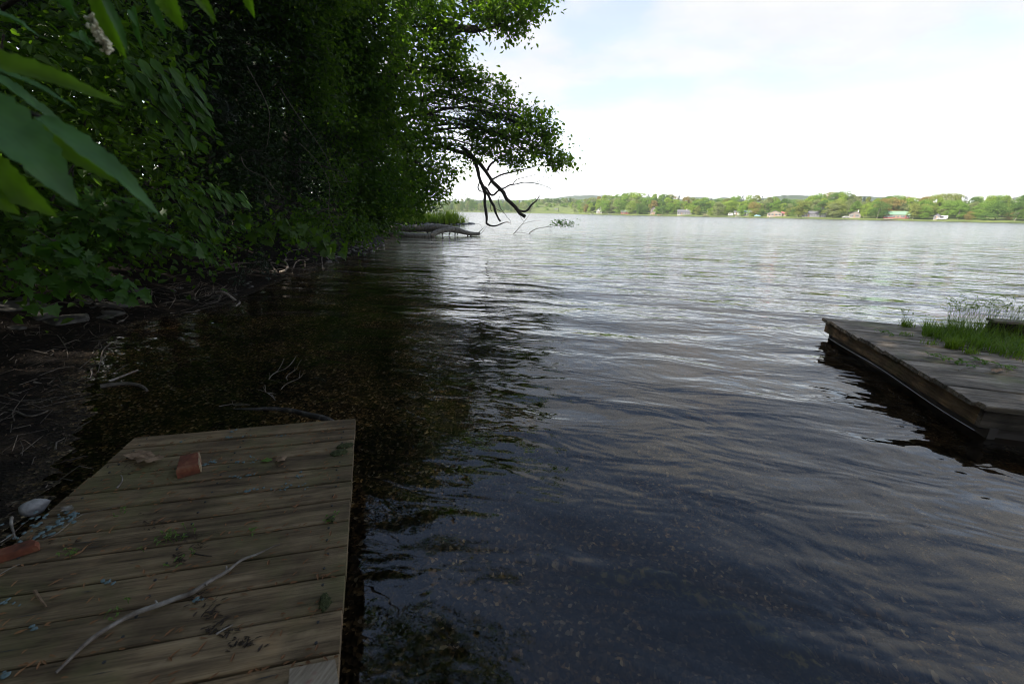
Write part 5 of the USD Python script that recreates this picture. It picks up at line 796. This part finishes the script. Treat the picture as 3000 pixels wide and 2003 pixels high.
# crowns that roof over this shore, out of the frame above it
for k, (label, tr, bl) in enumerate((('tall tree arching over the dock from the left bank', [V(-7.5, 6.2, 2), V(-6.8, 6, 6), V(-5, 5.6, 10), V(-3.5, 5.2, 14)], [(V(-4.5, 5.5, 10.5), V(3.2, 3, 2.4), 120), (V(-2.4, 8, 11.5), V(2.4, 3, 2.6), 90), (V(-6.5, 7, 13), V(3, 3, 3), 80), (V(-2.6, 3, 12.5), V(2.4, 3, 2.4), 80)]),
    ('tall tree rising behind the maple saplings on the left bank', [V(-9.5, 2.5, 2.6), V(-9, 2.5, 7), V(-8, 2.2, 12)], [(V(-8, 1.5, 10), V(3.4, 3.4, 3.2), 150), (V(-5, -.5, 9), V(2.6, 2.6, 2.2), 120), (V(-9, 5, 8), V(2.5, 2.5, 2), 80), (V(-8.5, .5, 6), V(2.2, 2.6, 2), 90), (V(-7, -2.5, 7), V(2.4, 2.6, 2.6), 110)]),
    ('broad tree standing on the slope above the dock landing', [V(-11, -3.5, 3), V(-10.8, -3.4, 7), V(-10.4, -3.2, 12)], [(V(-10.5, -3, 10), V(3, 3.4, 3.4), 150), (V(-9.5, -1, 7), V(2.4, 2.8, 2.2), 110), (V(-11.5, 2.5, 9.5), V(2.6, 3, 3.2), 130), (V(-9.5, -6, 8), V(2.6, 3, 3), 120)]),
    ('broad tree standing behind the dock landing', [V(-4.4, -4.5, 1.2), V(-4, -4.2, 5), V(-3, -3.6, 9), V(-2.4, -3, 12)], [(V(-3, -3, 9.5), V(3.4, 3.2, 2.6), 130), (V(.0, -2.4, 10.5), V(2.8, 2.6, 2.2), 110), (V(-1.6, .6, 11), V(2.4, 2.4, 1.8), 100), (V(-5, -1.5, 7.5), V(2.2, 2.2, 1.8), 90), (V(-5.5, -5, 6), V(2.6, 2.6, 2.6), 110), (V(-2.5, -5, 5), V(2, 1.6, 2), 80)]),
    ('thick tree behind the shore on the camera side', [V(3.5, -7.5, 1.6), V(3.4, -7.4, 6), V(3, -7, 11)], [(V(3, -6.5, 9), V(3.2, 3, 3), 120), (V(5.5, -8, 7.5), V(2.6, 2.6, 2.4), 70), (V(.5, -8, 6), V(2.6, 2.4, 2.4), 70)]))):
    near_tree('canopy_tree', label, tr, .3, bl, .15, 'leaf_mid', 'bark', 20 + k, 2, 44, .36)
# the depths of the wood: trunks and crowns one behind the other up the slope
rb = np.random.default_rng(77)
BACK = [(-10.5, 13), (-11.5, 18.5), (-12.5, 9.5), (-13.5, 23), (-15.5, 15), (-16.5, 29), (-11, 26.5), (-14.5, 34), (-17, 41), (-19.5, 21), (-13, 5.5), (-18, 10), (-22, 31), (-16.5, 48), (-21, 55), (-26, 62), (-25, 42), (-19, 3), (-24, 15), (-31, 70), (-14, -2), (-20, -4), (-10, -7.5)]
for k, (x, y) in enumerate(BACK):
    z = gz((x, y)); h = rb.uniform(12, 17); near_tree('forest_tree', 'shadowy tree deep in the wood behind the front row on the left bank', [V(x, y, z - .2), V(x + .2, y, z + h * .35), V(x + .5, y - .2, z + h * .7), V(x + .6, y, z + h)], .2 + .1 * rb.random(),
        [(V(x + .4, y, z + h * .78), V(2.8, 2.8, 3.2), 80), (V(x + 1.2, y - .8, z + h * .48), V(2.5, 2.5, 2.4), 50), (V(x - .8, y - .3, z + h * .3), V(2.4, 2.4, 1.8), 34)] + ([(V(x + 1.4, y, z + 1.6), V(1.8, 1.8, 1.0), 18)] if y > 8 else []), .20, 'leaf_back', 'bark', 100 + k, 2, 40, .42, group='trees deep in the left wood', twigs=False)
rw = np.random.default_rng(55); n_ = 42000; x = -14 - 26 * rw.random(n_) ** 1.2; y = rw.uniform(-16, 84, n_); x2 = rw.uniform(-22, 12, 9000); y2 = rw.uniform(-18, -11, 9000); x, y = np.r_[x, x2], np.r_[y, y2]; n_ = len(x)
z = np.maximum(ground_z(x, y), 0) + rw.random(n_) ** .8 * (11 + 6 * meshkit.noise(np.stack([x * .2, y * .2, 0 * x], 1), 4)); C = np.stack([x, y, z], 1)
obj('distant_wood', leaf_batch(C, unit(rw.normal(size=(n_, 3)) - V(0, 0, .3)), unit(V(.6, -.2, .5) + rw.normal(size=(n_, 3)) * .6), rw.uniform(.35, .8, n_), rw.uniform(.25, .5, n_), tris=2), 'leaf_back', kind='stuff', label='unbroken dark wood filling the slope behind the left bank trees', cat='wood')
# hemlock: dead lower boughs hanging in the dark
def hemlock(label, base, h, seed, nb, reach, dead=.6):
    r = np.random.default_rng(seed); t = thing('hemlock', label, 'tree', base); obj('trunk', tube(gnarl([base - V(0, 0, .2), base + V(0, 0, h * .4), base + V(.1, 0, h)], .06, seed), [.2, .16, .05], 10), 'bark', t, smooth=True); C, D, N = [], [], []; m = MB()
    for k in range(nb):
        z = h * (.08 + .85 * k / nb); a = r.uniform(-2.2, .9); L = reach * (1.1 - z / h) ** .6 * r.uniform(.6, 1.15); d = V(math.cos(a), math.sin(a), 0); p0 = base + V(0, 0, z); q = gnarl(spline([p0, p0 + d * L * .5 + V(0, 0, .05), p0 + d * L - V(0, 0, L * .35)], 9), .12, seed + k, 1.4); br = tube(q, np.linspace(.022, .004, 9), 5)
        if k < 16: obj('dead_branch', br, 'bark_dark', t)
        else: m.add(*br)
        for s in range(r.integers(4, 9)):
            u = r.integers(2, 9); e = q[u] + unit(V(*r.normal(size=3)) * V(1, 1, .4) - V(0, 0, .7)) * r.uniform(.2, .8); w = gnarl([q[u], (q[u] + e) / 2, e], .06, k * 9 + s, 3); m.add(*tube(w, [.008, .005, .002], 4, cap=False))
            if r.random() > dead or z > h * .3: n = 130; f = r.random((n, 1)); C.append(q[u] + (e - q[u]) * f + r.normal(size=(n, 3)) * .05); D.append(unit(r.normal(size=(n, 3)) + V(0, 0, -.5))); N.append(unit(r.normal(size=(n, 3))))
    obj('twigs', m.mesh(), 'bark_dark', t, kind='stuff'); C, D, N = np.vstack(C), np.vstack(D), np.vstack(N); obj('needles', leaf_batch(C, D, N, .085 * r.uniform(.6, 1.3, len(C)), .026, tris=2), 'needles', t, kind='stuff')
hemlock('dark hemlock with bare hanging boughs in the deepest shade of the left bank', V(-7.4, 8.2, gz((-7.4, 8.2))), 13, 1, 60, 2.8, .05); hemlock('slender hemlock behind the dark boughs, closer to the big leaning tree', V(-8.2, 12.4, gz((-8.2, 12.4))), 14, 2, 56, 2.8, .05); hemlock('hemlock with grey dead twigs behind the maple saplings', V(-8.4, 5.6, gz((-8.4, 5.6))), 12, 3, 52, 2.6, .05)
# bare hanging twigs seen against the dark
for k, (label, pts) in enumerate((('long pale dead twig hanging in the dark left of the shade tree', [(730, 200, 7), (765, 265, 7), (785, 330, 7), (788, 400, 7), (782, 435, 7), (745, 442, 7), (695, 468, 7)]), ('pale curving dead branch low in the dark wood', [(700, 455, 6.8), (740, 500, 6.8), (785, 525, 6.8), (803, 555, 6.8), (850, 580, 6.8)]), ('grey dead twig hanging to the bank right of the dark hollow', [(880, 420, 8.5), (940, 490, 8.5), (963, 540, 8.5), (965, 600, 8.5), (975, 650, 8.5), (985, 720, 8.5)]), ('pale forked dead twig beside the hanging grey twig', [(965, 610, 8.5), (945, 618, 8.5), (930, 630, 8.5), (900, 640, 8.5)]), ('thin dead branch slanting down the dark middle of the wood', [(820, 260, 7.5), (880, 340, 7.5), (930, 420, 7.5), (985, 520, 7.5), (1010, 560, 7.5)]))):
    q = gnarl(spline([at(*p) for p in pts], 20), .05, 50 + k, 2); tag(obj('dead_twig', tube(q, np.linspace(.007, .003, 20), 5), 'twig'), label, 'twig')

# ------------------------------------------------------------------ saplings with large leaves
def lobed(n=5):                                                        # maple outline, base at the origin, axis +x, unit length
    o = [(0, 0), (.05, .30), (-.08, .52), (.22, .44), (.38, .66), (.45, .34), (.62, .40), (.70, .22), (1.0, 0.0)]; o = o + [(x, -y) for x, y in o[-2:0:-1]]; return np.array(o)
def lance(): o = [(0, 0), (.18, .13), (.4, .2), (.62, .17), (.84, .08), (1, 0)]; return np.array(o + [(x, -y) for x, y in o[-2:0:-1]])
def leaf_geo(outline, c, d, n, L, droop, fold=.12):
    d = unit(d); s = unit(np.cross(d, n)); n = np.cross(s, d); o = outline; ctr = V(.42, 0); P = np.vstack([o, ctr[None]]); x, y = P[:, 0], P[:, 1]
    v = np.asarray(c) + L * (d * x[:, None] + s * y[:, None] + n * (fold * np.abs(y) * 1.2 - droop * x * x)[:, None]); k = len(o); return v, np.array([[k, i, (i + 1) % k] for i in range(k)])
def sapling(name, label, stem, sprays, outline, size, mat, seed, cat='sapling', nmax=290, droop=.25, face=V(.45, -.55, .7)):
    """stem: points; sprays: (start, end, leaf count, spread). Every leaf is a part."""
    r = np.random.default_rng(seed); t = thing(name, label, cat, stem[0]); obj('stem', tube(gnarl(spline(stem, 12), .03, seed), np.linspace(.022, .008, 12), 6), 'bark', t); n = 0; rest = MB()
    for a, b, k, sp in sprays:
        q = gnarl(spline([a, (a + b) / 2 + V(0, 0, .08) * np.linalg.norm(b - a), b], 9), .02, seed + n, 3); obj('twig', tube(q, np.linspace(.007, .002, 9), 4), 'bark', t); ax = unit(b - a)
        for i in range(k):
            u = (i + .6) / k; p = q[min(8, int(u * 9))] + r.normal(size=3) * sp * V(1, 1, .5); side = (-1) ** i; lat = unit(np.cross(ax, [0, 0, 1])) * side; d = unit(ax * (.5 + u * .5) + lat * r.uniform(.3, .9) + V(0, 0, -droop - r.uniform(0, .5))); nn = unit(face + r.normal(size=3) * .4); L = size * r.uniform(.6, 1.15)
            g = leaf_geo(outline, p, d, nn, L, r.uniform(.05, .3))
            if n < nmax: obj('leaf', g, mat, t); n += 1
            else: rest.add(*g)
    if rest.v: obj('leaves', rest.mesh(), mat, t, kind='stuff')
def spr(lst): return [(at(*a), at(*b), k, s) for a, b, k, s in lst]
sapling('maple_sapling', 'maple sapling whose lowest bright leaves hang over the dark bank at the left', [V(-4.9, 3.1, .7), V(-4.6, 3.3, 1.2), V(-4.3, 3.5, 1.6)], spr([((60, 640, 3.4), (250, 800, 3.6), 16, .06), ((120, 720, 3.4), (330, 845, 3.7), 20, .06), ((200, 790, 3.6), (400, 858, 3.8), 18, .05), ((150, 700, 3.5), (250, 760, 3.6), 10, .06), ((100, 780, 3.4), (180, 850, 3.5), 9, .05), ((200, 820, 3.6), (350, 870, 3.7), 12, .04), ((20, 780, 3.2), (120, 900, 3.3), 8, .05)]), lobed(), .12, 'leaf_maple', 1)
sapling('maple_sapling', 'maple sapling with broad leaves under the big foreground leaves', [V(-5.4, 4.2, .8), V(-5, 4.3, 1.4), V(-4.5, 4.4, 2)], spr([((200, 560, 4.2), (410, 625, 4.4), 20, .07), ((240, 590, 4.2), (420, 610, 4.3), 14, .06), ((330, 650, 4.4), (570, 730, 4.7), 20, .07), ((380, 690, 4.5), (540, 720, 4.7), 12, .06), ((250, 640, 4.3), (420, 730, 4.5), 20, .08), ((150, 600, 4.1), (300, 690, 4.3), 20, .09)]), lobed(), .135, 'leaf_maple', 2)
sapling('ash_sapling', 'ash sapling with narrow leaflets reaching into the dark left of the hollow', [V(-5.8, 5, .9), V(-5.4, 5.1, 1.8), V(-5, 5.2, 2.6)], spr([((490, 520, 5.2), (665, 580, 5.4), 24, .05), ((520, 540, 5.2), (640, 600, 5.4), 18, .05), ((540, 580, 5.3), (620, 645, 5.4), 18, .05), ((470, 560, 5.1), (560, 640, 5.3), 18, .07), ((540, 625, 5.3), (625, 680, 5.4), 14, .05), ((640, 560, 5.4), (720, 585, 5.5), 10, .05)]), lance(), .17, 'leaf_ash', 3, droop=.45)
sapling('ash_sapling', 'ash sapling with hanging narrow leaflets high at the left against the dark wood', [V(-5.2, 4, .9), V(-4.9, 4, 2), V(-4.4, 4, 3)], spr([((380, 190, 4), (590, 310, 4.2), 24, .05), ((400, 240, 4), (600, 350, 4.2), 22, .05), ((430, 190, 4), (540, 250, 4.1), 14, .05), ((440, 300, 4.1), (530, 390, 4.1), 16, .05), ((400, 220, 4), (480, 290, 4.1), 14, .06)]), lance(), .17, 'leaf_ash', 4, droop=.45)
sapling('shrub', 'low leafy shrub at the foot of the bank beside the brush pile', [V(-5.9, 5.9, .5), V(-5.6, 6, .8), V(-5.3, 6.1, 1.1)], spr([((640, 660, 6), (710, 670, 6.1), 18, .06), ((560, 690, 5.8), (650, 720, 6), 22, .08), ((600, 720, 5.9), (660, 760, 6), 18, .06), ((540, 730, 5.7), (640, 770, 5.9), 22, .09)]), lance(), .11, 'leaf_maple', 5, 'shrub', droop=.4)
sapling('maple_sapling', 'dim maple sapling low in the shade right of the hollow', [V(-5.9, 7.3, .6), V(-5.6, 7.3, 1.1), V(-5.2, 7.4, 1.5)], spr([((800, 640, 7.4), (885, 710, 7.5), 22, .1), ((720, 640, 7.2), (800, 700, 7.3), 18, .1), ((880, 650, 7.8), (960, 740, 7.9), 24, .12), ((920, 680, 8), (990, 745, 8.2), 20, .1)]), lobed(), .17, 'leaf_mid', 6)
sapling('shrub', 'leafy shrub leaning over the cobbles at the foot of the middle bank tree', [V(-6.4, 11.5, .6), V(-6.1, 11.6, 1.2), V(-5.7, 11.7, 1.7)], spr([((980, 640, 11.6), (1060, 700, 11.8), 40, .22), ((1040, 640, 13), (1110, 690, 13.2), 40, .22), ((1090, 650, 14.5), (1170, 690, 14.8), 40, .2)]), lance(), .16, 'leaf_mid', 7, 'shrub')
# undergrowth that fills the slope between them
ru = np.random.default_rng(31); C = []
for px, py, y, sx, sy, n in ((100, 500, 5.2, 130, 160, 1500), (300, 330, 6, 130, 160, 1500), (150, 150, 5.5, 160, 120, 1300), (420, 480, 6.2, 110, 120, 1100), (300, 700, 5.6, 160, 70, 900), (560, 690, 7.2, 110, 50, 500), (80, 700, 4.6, 90, 90, 900), (780, 660, 9, 120, 50, 500), (350, 120, 6.2, 110, 110, 900), (50, 320, 4.8, 90, 120, 900)):
    p = np.stack([ru.normal(px, sx, n), ru.normal(py, sy, n), ru.normal(y, .5, n)], 1); C.append(np.array([at(*q) for q in p]))
C2 = []
for px, py, y, sx, sy, n in ((560, 330, 9.2, 120, 150, 2600), (720, 420, 10.5, 120, 150, 2600), (620, 120, 9.5, 160, 110, 2200), (860, 470, 12, 90, 130, 2000), (640, 560, 8.5, 90, 60, 900), (480, 180, 7.5, 60, 140, 1200)):
    p = np.stack([ru.normal(px, sx, n), ru.normal(py, sy, n), ru.normal(y, .5, n)], 1); C2.append(np.array([at(*q) for q in p]))
C2 = np.vstack(C2); C2 = C2[C2[:, 2] > ground_z(C2[:, 0], C2[:, 1]) + .05]; N = len(C2); L = ru.uniform(.06, .14, N)
obj('deep_undergrowth', leaf_batch(C2, unit(ru.normal(size=(N, 3)) * V(1, 1, .5) - V(0, 0, .4)), unit(V(.4, -.3, .8) + ru.normal(size=(N, 3)) * .6), L, L * .6), 'leaf_shade', kind='stuff', label='undergrowth filling the hollow of the wood, with shade put into its colour', cat='undergrowth')
C = np.vstack(C); C = C[C[:, 2] > ground_z(C[:, 0], C[:, 1]) + .05]; C = C[np.hypot(C[:, 0], C[:, 1]) > 2.6]; N = len(C); L = ru.uniform(.06, .13, N)
obj('undergrowth', leaf_batch(C, unit(ru.normal(size=(N, 3)) * V(1, 1, .5) - V(0, 0, .4)), unit(V(.4, -.3, .8) + ru.normal(size=(N, 3)) * .5), L, L * .6), 'leaf_mid', kind='stuff', label='dim green undergrowth filling the slope behind the saplings', cat='undergrowth')

# ------------------------------------------------------------------ elder shrub close to the camera
def blade(a, b, w, n=26, sag=.06, curl=.3, up=V(.2, -.6, .75), skew=0.0, tip=.9):
    """One broad pointed leaf from a to b with a folded midrib, toothed and slightly wavy edge."""
    a, b = np.asarray(a), np.asarray(b); L = np.linalg.norm(b - a); d = unit(b - a); s = unit(np.cross(d, up)); nn = np.cross(s, d); rows = []
    for k in range(n + 1):
        u = k / n; ww = w * (1 + .10 * math.sin(k * 2.3 + w * 900)) * (math.sin(math.pi * min(1, u * .93 + .07) ** .75) ** tip) * (1 if u < .97 else .25); c = a + (b - a) * u + nn * (sag * L * math.sin(math.pi * u)) ; wav = .03 * math.sin(u * 13) + .02 * math.sin(u * 31)
        rows.append([c + s * (ww * q + skew * L * math.sin(math.pi * u)) + nn * (curl * ww * (abs(q) ** 1.3) * 2 + wav * abs(q) * w * 3) for q in (-.5, -.27, 0, .27, .5)])
    v = np.array(rows).reshape(-1, 3); f = [[k * 5 + i, k * 5 + i + 1, k * 5 + i + 6, k * 5 + i + 5] for k in range(n) for i in range(4)]; return (*MB().add(v, f).mesh(), np.array([(k / n, q) for k in range(n + 1) for q in (-1, -.54, 0, .54, 1)]))
et = thing('elder_shrub', 'elder shrub with large leaves and a cream flower cluster close at the upper left', 'shrub', V(-2.0, .9, .3))
for a, b, w, mat, up in (((-120, 150, .62), (372, 312, .66), .062, 'leaf_elder_thin', V(.1, -.9, .5)), ((-60, 190, .66), (228, 322, .70), .036, 'leaf_elder', V(.3, -.3, .9)), ((-40, 215, .72), (110, 315, .74), .05, 'leaf_elder', V(.3, -.3, .9)), ((-130, 250, .52), (232, 606, .54), .135, 'leaf_elder', V(.5, -.5, .8)), ((-110, 420, .56), (172, 640, .58), .105, 'leaf_elder_thin', V(.1, -.9, .4)), ((-80, 520, .55), (60, 630, .56), .07, 'leaf_elder_thin', V(.1, -.9, .4)), ((112, 345, .58), (470, 632, .62), .075, 'leaf_elder', V(.6, -.4, .8)), ((95, 350, .60), (348, 540, .63), .07, 'leaf_elder_thin', V(.1, -.9, .4)),
    ((270, -40, .75), (372, 176, .80), .055, 'leaf_elder_thin', V(.3, -.9, .2)), ((285, -40, .74), (378, 165, .78), .032, 'leaf_elder', V(.8, -.5, .2)), ((440, -90, .8), (538, 92, .85), .075, 'leaf_elder_thin', V(.3, -.9, .2)), ((540, -60, .9), (636, 67, .95), .05, 'leaf_elder_thin', V(.3, -.9, .3)), ((715, -60, 1.0), (746, 55, 1.05), .05, 'leaf_elder_thin', V(.2, -.9, .2)), ((425, -40, .85), (488, 118, .9), .035, 'leaf_elder', V(.5, -.7, .2)), ((180, -90, .8), (235, 70, .85), .10, 'leaf_elder', V(.2, -.9, .3)), ((-60, 20, .9), (120, 110, .95), .06, 'leaf_elder', V(.3, -.3, .9)), ((-100, 330, .6), (60, 470, .62), .08, 'leaf_elder', V(.5, -.4, .8)), ((0, 240, .78), (230, 420, .84), .05, 'leaf_elder', V(.4, -.4, .8)), ((395, 20, 1.1), (420, 150, 1.15), .035, 'leaf_elder', V(.3, -.6, .4)), ((205, 100, 1.2), (280, 140, 1.2), .05, 'leaf_elder', V(.3, -.6, .6)), ((240, 90, 1.2), (262, 150, 1.2), .035, 'leaf_elder', V(.3, -.6, .6)), ((380, 30, 1.1), (402, 80, 1.1), .03, 'leaf_elder', V(.3, -.6, .6))):
    v_, f_, uv_ = blade(at(*a), at(*b), w * .44, up=up); tag(usdkit.mesh(stage, path('leaf', et), (v_ - ORG[str(et.GetPath())][0], f_), M[mat], True, uv=uv_))
for pts, r0 in (([(-150, 300, .66), (60, 325, .64), (118, 345, .6)], .004), ([(-150, 330, .6), (-60, 300, .55)], .004), ([(300, -80, .8), (280, 0, .82), (262, 40, .85)], .003), ([(-100, 80, 1.0), (100, -40, .9), (330, -110, .85), (560, -120, .95), (760, -110, 1.05)], .005), ([(-150, 420, .6), (-120, 250, .6), (-110, 150, .65)], .005)): obj('stem', tube(spline([at(*p) for p in pts], 10), r0, 6), 'bark', et, smooth=True)
rf = np.random.default_rng(9); fm = MB(); fl = trimesh.creation.icosphere(0, 1.0); fv_, ff_ = np.array(fl.vertices), np.array(fl.faces)
for k in range(460):
    u = rf.random() ** .9; wd = 24 * math.sin(math.pi * min(.98, .12 + .85 * u)) ** .7; p = at(268 + 52 * u + rf.normal() * wd * .42, 38 + 104 * u + rf.normal() * 7 - .3 * rf.normal() * wd, .86 + rf.normal() * .012); fm.add(fv_ * rf.uniform(.0022, .0042) + p, ff_)
obj('flower_cluster', fm.mesh(), 'flower', et)

outer = [p for p in stage.GetPrimAtPath('/World').GetChildren()]
